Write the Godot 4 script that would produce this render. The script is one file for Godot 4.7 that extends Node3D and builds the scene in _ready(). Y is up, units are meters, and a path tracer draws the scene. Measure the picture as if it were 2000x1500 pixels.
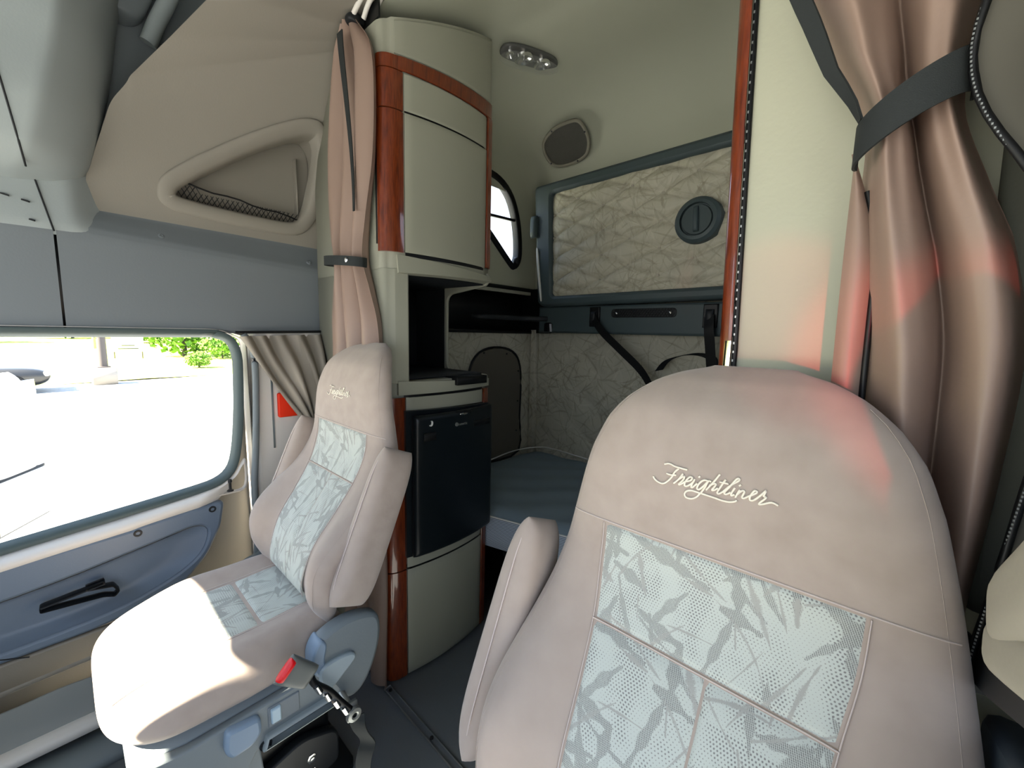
extends Node3D
# A truck cab seen from its driver's doorway: x runs across the cab (passenger side negative),
# y up from the cab floor, -z towards the sleeper at the back. Metres.

var M := {}
var cab: Node3D


# ---------------------------------------------------------------- mesh builder
class B:
	var st := SurfaceTool.new()
	func _init():
		st.begin(Mesh.PRIMITIVE_TRIANGLES)

	func vert(p: Vector3, g: int, uv: Vector2):
		st.set_smooth_group(g)
		st.set_uv(uv)
		st.add_vertex(p)

	func tri(a: Vector3, b: Vector3, c: Vector3, g := 0, ua := Vector2.ZERO, ub := Vector2.ZERO, uc := Vector2.ZERO):
		if (b - a).cross(c - a).length_squared() < 1e-16:
			return
		vert(a, g, ua)
		vert(c, g, uc)
		vert(b, g, ub)

	func quad(a: Vector3, b: Vector3, c: Vector3, d: Vector3, g := 0, uv := [Vector2.ZERO, Vector2.ZERO, Vector2.ZERO, Vector2.ZERO]):
		tri(a, b, c, g, uv[0], uv[1], uv[2])
		tri(a, c, d, g, uv[0], uv[2], uv[3])

	# a surface over the unit square; hides(u, v) leaves cells out
	func grid(f: Callable, nu: int, nv: int, g := 0, hides = null):
		var p := []
		for j in nv + 1:
			for i in nu + 1:
				p.append(f.call(float(i) / nu, float(j) / nv))
		for j in nv:
			for i in nu:
				if hides != null and hides.call((i + 0.5) / nu, (j + 0.5) / nv):
					continue
				var k = j * (nu + 1) + i
				var u0 = float(i) / nu
				var u1 = float(i + 1) / nu
				var v0 = float(j) / nv
				var v1 = float(j + 1) / nv
				quad(p[k], p[k + 1], p[k + nu + 2], p[k + nu + 1], g, [Vector2(u0, v0), Vector2(u1, v0), Vector2(u1, v1), Vector2(u0, v1)])

	# the same with a thickness, closed round its edges
	func shell(f: Callable, nu: int, nv: int, th: float):
		var p := []
		for j in nv + 1:
			for i in nu + 1:
				p.append(f.call(float(i) / nu, float(j) / nv))
		var q := []
		for j in nv + 1:
			for i in nu + 1:
				var a: Vector3 = p[j * (nu + 1) + mini(i + 1, nu)] - p[j * (nu + 1) + maxi(i - 1, 0)]
				var b: Vector3 = p[mini(j + 1, nv) * (nu + 1) + i] - p[maxi(j - 1, 0) * (nu + 1) + i]
				q.append(p[j * (nu + 1) + i] - a.cross(b).normalized() * th)
		for j in nv:
			for i in nu:
				var k = j * (nu + 1) + i
				var uv := [Vector2(float(i) / nu, float(j) / nv), Vector2(float(i + 1) / nu, float(j) / nv), Vector2(float(i + 1) / nu, float(j + 1) / nv), Vector2(float(i) / nu, float(j + 1) / nv)]
				quad(p[k], p[k + 1], p[k + nu + 2], p[k + nu + 1], 0, uv)
				quad(q[k + 1], q[k], q[k + nu + 1], q[k + nu + 2], 1, [uv[1], uv[0], uv[3], uv[2]])
		for i in nu:
			quad(p[i], q[i], q[i + 1], p[i + 1], 2)
			var k = nv * (nu + 1) + i
			quad(p[k + 1], q[k + 1], q[k], p[k], 2)
		for j in nv:
			var k = j * (nu + 1)
			quad(p[k + nu + 1], q[k + nu + 1], q[k], p[k], 3)
			k += nu
			quad(p[k], q[k], q[k + nu + 1], p[k + nu + 1], 3)

	# a closed cushion: pos(u, w, s) with u, w in -1..1 and s the signed fullness
	func pillow(pos: Callable, nu: int, nw: int, p := 6.0):
		for side in [1.0, -1.0]:
			var f := func(a: float, b: float):
				var u := sin((a * 2.0 - 1.0) * PI / 2.0)
				var w := sin((b * 2.0 - 1.0) * PI / 2.0)
				if side < 0.0:
					u = -u
				var s := sqrt(maxf(0.0, 1.0 - pow(absf(u), p))) * sqrt(maxf(0.0, 1.0 - pow(absf(w), p)))
				if s < 1e-4:
					s = 0.0
				return pos.call(snappedf(u, 1e-7), snappedf(w, 1e-7), s * side)
			grid(f, nu, nw, 0)

	func soft_box(c: Vector3, h: Vector3, basis := Basis(), p := 6.0, n := 14):
		pillow(func(u, w, s): return c + basis * Vector3(u * h.x, w * h.y, s * h.z), n, n, p)

	# an outline pushed out along z of xf, its edges rounded
	func slab(poly: PackedVector2Array, xf: Transform3D, depth: float, bevel := 0.0, hole := PackedVector2Array()):
		var flip := xf.basis.determinant() < 0.0
		var outer := B.ccw(poly)
		var inner := PackedVector2Array()
		if hole.size():
			inner = B.ccw(hole)
		var rings := [[0.0, 0.0], [0.0, depth]]
		if bevel > 0.0:
			rings = [[bevel, 0.0], [bevel * 0.3, bevel * 0.3], [0.0, bevel], [0.0, depth - bevel], [bevel * 0.3, depth - bevel * 0.3], [bevel, depth]]
		for loop in [[outer, 1.0], [inner, -1.0]]:
			var o: PackedVector2Array = loop[0]
			var n := o.size()
			if n == 0:
				continue
			var prev := []
			for r in rings:
				var ring := []
				var ins := B.inset(o, r[0] * loop[1])
				for v in ins:
					ring.append(xf * Vector3(v.x, v.y, r[1]))
				if prev.size():
					for i in n:
						var k = (i + 1) % n
						if flip != (loop[1] < 0.0):
							quad(prev[k], prev[i], ring[i], ring[k], 2)
						else:
							quad(prev[i], prev[k], ring[k], ring[i], 2)
				prev = ring
		for top in [false, true]:
			var cap := B.inset(outer, bevel)
			if inner.size():
				cap = B.keyhole(cap, B.inset(inner, -bevel))
			var z: float = depth if top else 0.0
			var idx := Geometry2D.triangulate_polygon(cap)
			for i in range(0, idx.size(), 3):
				var a := xf * Vector3(cap[idx[i]].x, cap[idx[i]].y, z)
				var b := xf * Vector3(cap[idx[i + 1]].x, cap[idx[i + 1]].y, z)
				var c := xf * Vector3(cap[idx[i + 2]].x, cap[idx[i + 2]].y, z)
				var nrm := (b - a).cross(c - a).dot(xf.basis.z)
				if (nrm > 0.0) == top:
					tri(a, b, c, 3 if top else 4, cap[idx[i]], cap[idx[i + 1]], cap[idx[i + 2]])
				else:
					tri(a, c, b, 3 if top else 4, cap[idx[i]], cap[idx[i + 2]], cap[idx[i + 1]])

	func box(c: Vector3, size: Vector3, bevel := 0.004, basis := Basis()):
		var h := size / 2.0
		slab(PackedVector2Array([Vector2(-h.x, -h.y), Vector2(h.x, -h.y), Vector2(h.x, h.y), Vector2(-h.x, h.y)]), Transform3D(basis, c - basis.z * h.z), size.z, bevel)

	func tube(pts: Array, r: float, seg := 8, flat := 1.0, up := Vector3.UP, taper := 1.0):
		var n := pts.size()
		var rings := []
		for i in n:
			var t: Vector3 = (pts[mini(i + 1, n - 1)] - pts[maxi(i - 1, 0)]).normalized()
			var a := up.cross(t)
			if a.length() < 0.05:
				a = Vector3(0.3, 0.1, 1.0).cross(t)
			a = a.normalized()
			var b := t.cross(a).normalized()
			var ring := []
			var rr := lerpf(r, r * taper, float(i) / maxf(1.0, n - 1.0))
			for k in seg:
				var ang := TAU * k / seg
				ring.append(pts[i] + (a * cos(ang) + b * sin(ang) * flat) * rr)
			rings.append(ring)
		for i in n - 1:
			for k in seg:
				var m := (k + 1) % seg
				quad(rings[i][k], rings[i][m], rings[i + 1][m], rings[i + 1][k], 0)
		for k in seg:
			var m := (k + 1) % seg
			tri(pts[0], rings[0][m], rings[0][k], 1)
			tri(pts[n - 1], rings[n - 1][k], rings[n - 1][m], 1)

	# a flat band of webbing along a path
	func band(pts: Array, across: Array, th: float):
		var n := pts.size()
		var f := func(u: float, v: float):
			var i := clampi(roundi(v * (n - 1)), 0, n - 1)
			return pts[i] + across[mini(i, across.size() - 1)] * (u - 0.5)
		shell(f, 3, n - 1, th)

	func lathe(profile: Array, xf: Transform3D, seg := 24):
		for k in seg:
			var a0 := TAU * k / seg
			var a1 := TAU * ((k + 1) % seg) / seg
			for i in profile.size() - 1:
				var p: Vector2 = profile[i]
				var q: Vector2 = profile[i + 1]
				quad(xf * Vector3(p.x * cos(a0), p.x * sin(a0), p.y), xf * Vector3(p.x * cos(a1), p.x * sin(a1), p.y), xf * Vector3(q.x * cos(a1), q.x * sin(a1), q.y), xf * Vector3(q.x * cos(a0), q.x * sin(a0), q.y), i)

	func done(m: Material) -> ArrayMesh:
		st.generate_normals()
		st.set_material(m)
		return st.commit()

	static func ccw(p: PackedVector2Array) -> PackedVector2Array:
		var q := p.duplicate()
		if Geometry2D.is_polygon_clockwise(q):
			q.reverse()
		return q

	static func inset(p: PackedVector2Array, d: float) -> PackedVector2Array:
		if d == 0.0:
			return p
		var out := PackedVector2Array()
		var n := p.size()
		for i in n:
			var a := (p[i] - p[(i + n - 1) % n]).normalized()
			var b := (p[(i + 1) % n] - p[i]).normalized()
			var na := Vector2(-a.y, a.x)
			var nb := Vector2(-b.y, b.x)
			var m := na + nb
			out.append(p[i] + m * (d / maxf(0.4, 1.0 + na.dot(nb))))
		return out

	static func keyhole(o: PackedVector2Array, h: PackedVector2Array) -> PackedVector2Array:
		var hi := 0
		for i in h.size():
			if h[i].x > h[hi].x:
				hi = i
		var best := -1
		for i in o.size():
			var ok := true
			for j in o.size():
				var k := (j + 1) % o.size()
				if j != i and k != i and Geometry2D.segment_intersects_segment(h[hi], o[i], o[j], o[k]) != null:
					ok = false
			for j in h.size():
				var k := (j + 1) % h.size()
				if j != hi and k != hi and Geometry2D.segment_intersects_segment(h[hi], o[i], h[j], h[k]) != null:
					ok = false
			if ok and (best < 0 or o[i].distance_to(h[hi]) < o[best].distance_to(h[hi])):
				best = i
		best = maxi(best, 0)
		var out := PackedVector2Array()
		for i in best + 1:
			out.append(o[i])
		for i in h.size() + 1:
			out.append(h[(hi - i + h.size() * 2) % h.size()] + (Vector2(1e-5, 1e-5) if i == h.size() else Vector2.ZERO))
		for i in range(best, o.size()):
			out.append(o[i] + (Vector2(1e-5, 1e-5) if i == best else Vector2.ZERO))
		return out


# ---------------------------------------------------------------- scene helpers
func obj(called: String, b: B, m: Material, parent: Node3D = null, label := "") -> MeshInstance3D:
	var o := MeshInstance3D.new()
	o.name = called
	o.mesh = b.done(m)
	if label:
		o.set_meta("label", label)
	(parent if parent else self).add_child(o, true)
	return o

func thing(called: String, label: String, category: String, at := Vector3.ZERO, group := "") -> Node3D:
	var o := Node3D.new()
	o.name = called
	o.position = at
	o.set_meta("label", label)
	o.set_meta("category", category)
	if group:
		o.set_meta("group", group)
	add_child(o, true)
	return o

func struct(called: String, label: String) -> Node3D:
	var o := Node3D.new()
	o.name = called
	o.set_meta("kind", "structure")
	o.set_meta("label", label)
	add_child(o, true)
	return o

func fx(x: float) -> Transform3D:          # outline given as (z, y), pushed towards +x
	return Transform3D(Basis(Vector3(0, 0, 1), Vector3(0, 1, 0), Vector3(1, 0, 0)), Vector3(x, 0, 0))

func fy(y: float) -> Transform3D:          # outline given as (x, z), pushed up
	return Transform3D(Basis(Vector3(1, 0, 0), Vector3(0, 0, 1), Vector3(0, 1, 0)), Vector3(0, y, 0))

func fz(z: float) -> Transform3D:          # outline given as (x, y), pushed towards +z
	return Transform3D(Basis(), Vector3(0, 0, z))

func poly(a: Array) -> PackedVector2Array:
	var p := PackedVector2Array()
	for i in range(0, a.size(), 2):
		p.append(Vector2(a[i], a[i + 1]))
	return p

func pts3(a: Array) -> Array:
	var p := []
	for i in range(0, a.size(), 3):
		p.append(Vector3(a[i], a[i + 1], a[i + 2]))
	return p

func cr(a, b, c, d, t: float):
	return 0.5 * ((2.0 * b) + (c - a) * t + (2.0 * a - 5.0 * b + 4.0 * c - d) * t * t + (3.0 * b - a - 3.0 * c + d) * t * t * t)

func loop(a: Array, n := 4) -> PackedVector2Array:     # a smooth closed outline
	var p := poly(a)
	var out := PackedVector2Array()
	var k := p.size()
	for i in k:
		for j in n:
			out.append(cr(p[(i + k - 1) % k], p[i], p[(i + 1) % k], p[(i + 2) % k], float(j) / n))
	return out

func path(p: Array, n := 4) -> Array:                  # a smooth open path
	var out := []
	var k := p.size()
	for i in k - 1:
		for j in n:
			out.append(cr(p[maxi(i - 1, 0)], p[i], p[i + 1], p[mini(i + 2, k - 1)], float(j) / n))
	out.append(p[k - 1])
	return out

func rounded(a: Array, r: float, n := 5) -> PackedVector2Array:   # straight sides, round corners
	var p := B.ccw(poly(a))
	var out := PackedVector2Array()
	var k := p.size()
	for i in k:
		var u := (p[(i + k - 1) % k] - p[i])
		var v := (p[(i + 1) % k] - p[i])
		var d := minf(r, minf(u.length(), v.length()) * 0.45)
		var s := p[i] + u.normalized() * d
		var e := p[i] + v.normalized() * d
		for j in n + 1:
			var t := float(j) / n
			out.append(s.lerp(p[i], t).lerp(p[i].lerp(e, t), t))
	return out

func rect(x0: float, y0: float, x1: float, y1: float) -> Array:
	return [x0, y0, x1, y0, x1, y1, x0, y1]

func tab(keys: Array, x: float) -> float:              # [x0, y0, x1, y1, ...] read smoothly
	var n := keys.size() / 2
	if x <= keys[0]:
		return keys[1]
	for i in n - 1:
		if x <= keys[2 * i + 2]:
			var t: float = (x - keys[2 * i]) / (keys[2 * i + 2] - keys[2 * i])
			return cr(keys[maxi(2 * i - 1, 1)], keys[2 * i + 1], keys[2 * i + 3], keys[mini(2 * i + 5, 2 * n - 1)], t)
	return keys[2 * n - 1]

func screw(parent: Node3D, at: Vector3, facing: Vector3, r := 0.006, m: Material = null):
	var b := B.new()
	var z := facing.normalized()
	var x := z.cross(Vector3(0.1, 1, 0.2)).normalized()
	b.lathe([Vector2(0.0, r * 0.5), Vector2(r * 0.35, r * 0.3), Vector2(r * 0.5, r * 0.6), Vector2(r, r * 0.35), Vector2(r * 1.1, -r * 0.4)], Transform3D(Basis(x, z.cross(x), z), at), 12)
	obj("screw", b, m if m else M.dark, parent)


# ---------------------------------------------------------------- materials
func mat(c: Color, rough := 0.6, grain := 0.0, size := 400.0, sheen := 0.0) -> StandardMaterial3D:
	var m := StandardMaterial3D.new()
	m.albedo_color = c
	m.roughness = rough
	m.cull_mode = BaseMaterial3D.CULL_DISABLED
	m.metallic_specular = 0.4
	if grain > 0.0:
		m.uv1_triplanar = true
		m.uv1_scale = Vector3.ONE * size / 100.0
		m.heightmap_enabled = true
		m.heightmap_scale = grain
		m.heightmap_texture = M.grain
	if sheen > 0.0:
		m.rim_enabled = true
		m.rim = sheen
		m.rim_tint = 0.7
	return m

func noise_tex(freq: float, seed_: int, ramp: Gradient = null, oct := 4, size := 512) -> NoiseTexture2D:
	var n := FastNoiseLite.new()
	n.seed = seed_
	n.frequency = freq
	n.fractal_octaves = oct
	var t := NoiseTexture2D.new()
	t.noise = n
	t.width = size
	t.height = size
	t.seamless = true
	if ramp:
		t.color_ramp = ramp
	return t

func ramp(cs: Array) -> Gradient:
	var g := Gradient.new()
	var off := PackedFloat32Array()
	var col := PackedColorArray()
	for i in cs.size():
		off.append(float(i) / (cs.size() - 1))
		col.append(cs[i])
	g.offsets = off
	g.colors = col
	return g

func tinted(m: StandardMaterial3D, t: Texture2D, scale: Vector3) -> StandardMaterial3D:
	m.albedo_color = Color.WHITE
	m.albedo_texture = t
	m.uv1_triplanar = true
	m.uv1_scale = scale
	return m

# the woven print of the seat inserts: rows of dots that thicken to a hatch and to solid brush marks
func brush(mask: PackedFloat32Array, n: int, r: RandomNumberGenerator, count: int, l0: float, l1: float, w0: float, w1: float, ragged: float):
	for k in count:
		var x := r.randf() * n
		var y := r.randf() * n
		var ang := deg_to_rad([62.0, 118.0, 75.0, 20.0, 160.0, 95.0][r.randi() % 6] + r.randf_range(-15, 15))
		var len := int(r.randf_range(l0, l1))
		var w := r.randf_range(w0, w1)
		var bend := r.randf_range(-0.002, 0.002)
		for i in len:
			ang += bend
			x += cos(ang)
			y += sin(ang)
			var ww := w * pow(sin(PI * (i + 1.0) / (len + 1.0)), 0.4) * (0.62 + 0.38 * sin(i * 0.045 + k * 1.7) * sin(i * 0.021 + k)) * (1.0 - ragged * r.randf())
			for j in range(-int(ww), int(ww) + 1):
				mask[posmod(int(y + cos(ang) * j), n) * n + posmod(int(x - sin(ang) * j), n)] = 1.0

func weave_print() -> ImageTexture:
	var n := 1000
	var im := Image.create(n, n, false, Image.FORMAT_RGB8)
	var r := RandomNumberGenerator.new()
	r.seed = 19
	var solid := PackedFloat32Array()
	var hatched := PackedFloat32Array()
	solid.resize(n * n)
	hatched.resize(n * n)
	brush(hatched, n, r, 46, 150, 420, 14, 48, 0.3)
	brush(solid, n, r, 46, 90, 320, 5, 26, 0.6)
	var s := FastNoiseLite.new()
	s.seed = 5
	s.frequency = 0.006
	var base := Color(0.735, 0.755, 0.72)
	var taupe := Color(0.635, 0.63, 0.60)
	var deep := Color(0.46, 0.46, 0.45)
	for y in n:
		for x in n:
			var c := base
			var amount := s.get_noise_2d(x, y * 0.6)
			if solid[y * n + x] > 0.0:
				c = taupe
			elif hatched[y * n + x] > 0.0:
				var px := fposmod(x + y * 0.45, 7.0) - 3.5
				var py := fposmod(y - x * 0.12, 6.0) - 3.0
				c = base.lerp(taupe, 0.35)
				if px * px * 0.9 + py * py * 0.55 < 4.0:
					c = deep
			else:
				var row := floorf(y / 11.0)
				var qx := fposmod(x + row * 6.5 + sin(y * 0.05) * 4.0, 13.0) - 6.5
				var qy := fposmod(float(y), 11.0) - 5.5
				var rad := 1.5 + 3.2 * clampf(amount + 0.2, 0.0, 0.5)
				if qx * qx * 0.8 + qy * qy < rad * rad:
					c = taupe.lerp(deep, clampf(amount + 0.45, 0.1, 0.8))
			im.set_pixel(x, y, c)
	return ImageTexture.create_from_image(im)

# the twig print of the sleeper's quilted cloth
func twig_print() -> ImageTexture:
	var n := 1024
	var im := Image.create(n, n, false, Image.FORMAT_RGB8)
	im.fill(Color(0.695, 0.68, 0.615))
	var r := RandomNumberGenerator.new()
	r.seed = 77
	for k in 210:
		var x := r.randf() * n
		var y := r.randf() * n
		var ang := deg_to_rad([18.0, -28.0, 70.0, 115.0, 40.0][r.randi() % 5] + r.randf_range(-14, 14))
		var len := r.randf_range(90, 400)
		var w := r.randf_range(3.5, 15.0)
		var bend := r.randf_range(-0.0035, 0.0035)
		var tone := Color(0.47, 0.445, 0.375) if r.randf() < 0.72 else Color(0.78, 0.76, 0.69)
		var strong := r.randf_range(0.3, 0.75)
		var steps := int(len)
		for i in steps:
			ang += bend
			x += cos(ang)
			y += sin(ang)
			var ww := w * sin(PI * (i + 1.0) / (steps + 1.0))
			for j in range(-int(ww) - 1, int(ww) + 2):
				var q := clampf(ww - absf(j) + 0.5, 0.0, 1.0)
				if q <= 0.0 or r.randf() < 0.12:
					continue
				var ix := posmod(int(x - sin(ang) * j), n)
				var iy := posmod(int(y + cos(ang) * j), n)
				im.set_pixel(ix, iy, im.get_pixel(ix, iy).lerp(tone, q * strong * 0.6))
	return ImageTexture.create_from_image(im)

func stripe_print(a: Color, b: Color) -> ImageTexture:
	var im := Image.create(8, 64, false, Image.FORMAT_RGB8)
	for y in 64:
		for x in 8:
			im.set_pixel(x, y, a if y % 8 < 5 else b)
	return ImageTexture.create_from_image(im)

func make_materials():
	M.grain = noise_tex(0.05, 3, null, 3)
	M.velour = mat(Color(0.665, 0.605, 0.575), 0.95, 0.02, 900, 0.5)
	tinted(M.velour, noise_tex(0.01, 8, ramp([Color(0.63, 0.572, 0.527), Color(0.655, 0.598, 0.553), Color(0.675, 0.62, 0.575)])), Vector3.ONE * 3.0)
	M.weave = mat(Color.WHITE, 0.9, 0.0, 100, 0.3)
	M.weave.albedo_texture = weave_print()
	M.thread = mat(Color(0.90, 0.87, 0.80), 0.7)
	M.piping = mat(Color(0.76, 0.71, 0.68), 0.85)
	M.beige = mat(Color(0.58, 0.58, 0.522), 0.55, 0.012, 500)
	M.tan = mat(Color(0.545, 0.525, 0.487), 0.7, 0.015, 600)
	M.headliner = mat(Color(0.665, 0.67, 0.60), 0.9, 0.015, 700)
	M.sage = mat(Color(0.68, 0.68, 0.60), 0.5, 0.03, 250)
	M.cream = mat(Color(0.84, 0.82, 0.79), 0.5, 0.01, 400)
	M.trim = mat(Color(0.45, 0.475, 0.49), 0.55, 0.012, 500)
	M.console = mat(Color(0.58, 0.61, 0.61), 0.6, 0.012, 500)
	M.door_grey = mat(Color(0.40, 0.45, 0.51), 0.42, 0.012, 500)
	M.lever = mat(Color(0.49, 0.56, 0.63), 0.4)
	M.seat_grey = mat(Color(0.45, 0.48, 0.49), 0.5, 0.01, 500)
	M.dark = mat(Color(0.10, 0.11, 0.12), 0.5)
	M.black = mat(Color(0.045, 0.05, 0.055), 0.45)
	M.webbing = mat(Color(0.15, 0.165, 0.165), 0.75, 0.03, 2500)
	M.rubber = mat(Color(0.48, 0.50, 0.52), 0.7, 0.03, 300)
	M.carpet = mat(Color(0.63, 0.60, 0.57), 0.95, 0.06, 900)
	M.teal = mat(Color(0.245, 0.29, 0.30), 0.5, 0.01, 500)
	M.fridge = mat(Color(0.06, 0.085, 0.10), 0.35, 0.008, 900)
	M.chrome = mat(Color(0.85, 0.85, 0.84), 0.15)
	M.chrome.metallic = 1.0
	M.alu = mat(Color(0.62, 0.63, 0.62), 0.4)
	M.alu.metallic = 0.8
	M.white = mat(Color(0.86, 0.86, 0.84), 0.4)
	M.red = mat(Color(0.85, 0.10, 0.12), 0.35)
	M.orange = mat(Color(0.93, 0.20, 0.07), 0.5)
	M.curtain = mat(Color(0.565, 0.48, 0.43), 0.42, 0.02, 300)
	M.lining = mat(Color(0.34, 0.33, 0.295), 0.8)
	M.window_cloth = mat(Color(0.56, 0.53, 0.48), 0.7, 0.01, 600)
	M.twig = tinted(mat(Color.WHITE, 0.75), twig_print(), Vector3(1.9, 1.9, 1.9))
	M.mattress = mat(Color(0.50, 0.56, 0.60), 0.8, 0.02, 800)
	M.stripe = mat(Color.WHITE, 0.8)
	M.stripe.albedo_texture = stripe_print(Color(0.74, 0.78, 0.82), Color(0.28, 0.33, 0.38))
	M.stripe.uv1_scale = Vector3(1, 3, 1)
	M.pouch = mat(Color(0.62, 0.60, 0.55), 0.6, 0.02, 300)
	var wood := noise_tex(0.012, 21, ramp([Color(0.24, 0.075, 0.025), Color(0.38, 0.145, 0.05), Color(0.47, 0.20, 0.075), Color(0.31, 0.105, 0.035)]), 5)
	M.wood = tinted(mat(Color.WHITE, 0.3), wood, Vector3(20, 1.6, 20))
	M.wood.clearcoat_enabled = true
	M.wood.clearcoat = 1.0
	M.wood.clearcoat_roughness = 0.06
	M.mesh = mat(Color(0.30, 0.295, 0.27), 0.8, 0.25, 1800)
	M.glass = mat(Color(0.9, 0.96, 0.95, 0.06), 0.02)
	M.glass.transparency = BaseMaterial3D.TRANSPARENCY_ALPHA
	M.lens = mat(Color(0.93, 0.95, 0.93, 0.06), 0.05)
	M.lens.transparency = BaseMaterial3D.TRANSPARENCY_ALPHA
	M.mirror = mat(Color(0.9, 0.92, 0.92), 0.03)
	M.mirror.metallic = 1.0
	M.asphalt = tinted(mat(Color.WHITE, 0.85), noise_tex(0.02, 31, ramp([Color(0.52, 0.54, 0.56), Color(0.66, 0.67, 0.67), Color(0.70, 0.70, 0.69)]), 5), Vector3.ONE * 0.35)
	M.grass = tinted(mat(Color.WHITE, 0.9), noise_tex(0.03, 41, ramp([Color(0.40, 0.50, 0.16), Color(0.62, 0.66, 0.30), Color(0.72, 0.70, 0.42)]), 4), Vector3.ONE * 0.2)
	M.leaf = tinted(mat(Color.WHITE, 0.8), noise_tex(0.05, 51, ramp([Color(0.16, 0.30, 0.08), Color(0.34, 0.50, 0.18), Color(0.56, 0.68, 0.30)]), 4), Vector3.ONE * 0.8)
	M.car = mat(Color(0.03, 0.035, 0.04), 0.2)
	M.car.clearcoat_enabled = true
	M.car_glass = mat(Color(0.05, 0.06, 0.07), 0.05)
	M.concrete = mat(Color(0.55, 0.53, 0.50), 0.9)
	M.pole = mat(Color(0.30, 0.28, 0.27), 0.6)


# ---------------------------------------------------------------- the scene
func _ready():
	var cam := Camera3D.new()
	cam.name = "camera"
	cam.position = Vector3(0.75, 1.35, 0.0)
	cam.rotation_degrees = Vector3(-7.1, 42.3, 1.4)
	cam.fov = 85.95
	cam.near = 0.02
	add_child(cam)

	var sky := ProceduralSkyMaterial.new()
	sky.sky_top_color = Color(0.70, 0.80, 0.94)
	sky.sky_horizon_color = Color(0.95, 0.97, 1.0)
	sky.sky_curve = 0.2
	sky.ground_horizon_color = Color(0.72, 0.73, 0.72)
	sky.ground_bottom_color = Color(0.5, 0.5, 0.5)
	var env := Environment.new()
	env.background_mode = Environment.BG_SKY
	env.sky = Sky.new()
	env.sky.sky_material = sky
	env.background_energy_multiplier = 1.3
	env.tonemap_mode = Environment.TONE_MAPPER_LINEAR
	env.tonemap_exposure = 3.0
	env.sdfgi_enabled = true
	env.ssao_enabled = true
	env.ssil_enabled = true
	var we := WorldEnvironment.new()
	we.name = "environment"
	we.environment = env
	add_child(we)

	var sun := DirectionalLight3D.new()
	sun.name = "sun"
	sun.basis = Basis.looking_at(-Vector3(-0.15, 1.06, 1.0), Vector3.UP)
	sun.light_energy = 7.0
	sun.light_color = Color(1.0, 0.96, 0.88)
	sun.light_angular_distance = 0.6
	sun.shadow_enabled = true
	add_child(sun)

	# sunlight thrown back into the doorway by the red paint of the open driver's door
	for aim in [[Vector3(0.60, 1.385, -0.82), 4.2, 0.75], [Vector3(0.815, 1.310, -0.74), 5.3, 1.2]]:
		var glow := SpotLight3D.new()
		glow.name = "red_paint_bounce"
		glow.position = Vector3(1.25, 1.10, 1.03)
		glow.look_at_from_position(glow.position, aim[0], Vector3.UP)
		glow.light_color = Color(1.0, 0.25, 0.20)
		glow.light_energy = 0.5 * aim[2]
		glow.spot_angle = aim[1]
		glow.spot_angle_attenuation = 0.4
		glow.spot_range = 6.0
		glow.spot_attenuation = 2.0
		glow.light_size = 0.02
		glow.shadow_enabled = true
		add_child(glow, true)

	make_materials()
	build_shell()
	build_side_trim()
	build_headliner()
	build_passenger_door()
	build_sleeper()
	build_cabinet()
	build_bulkhead()
	build_curtains()
	build_seats()
	build_small_things()
	build_outdoors()


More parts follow.
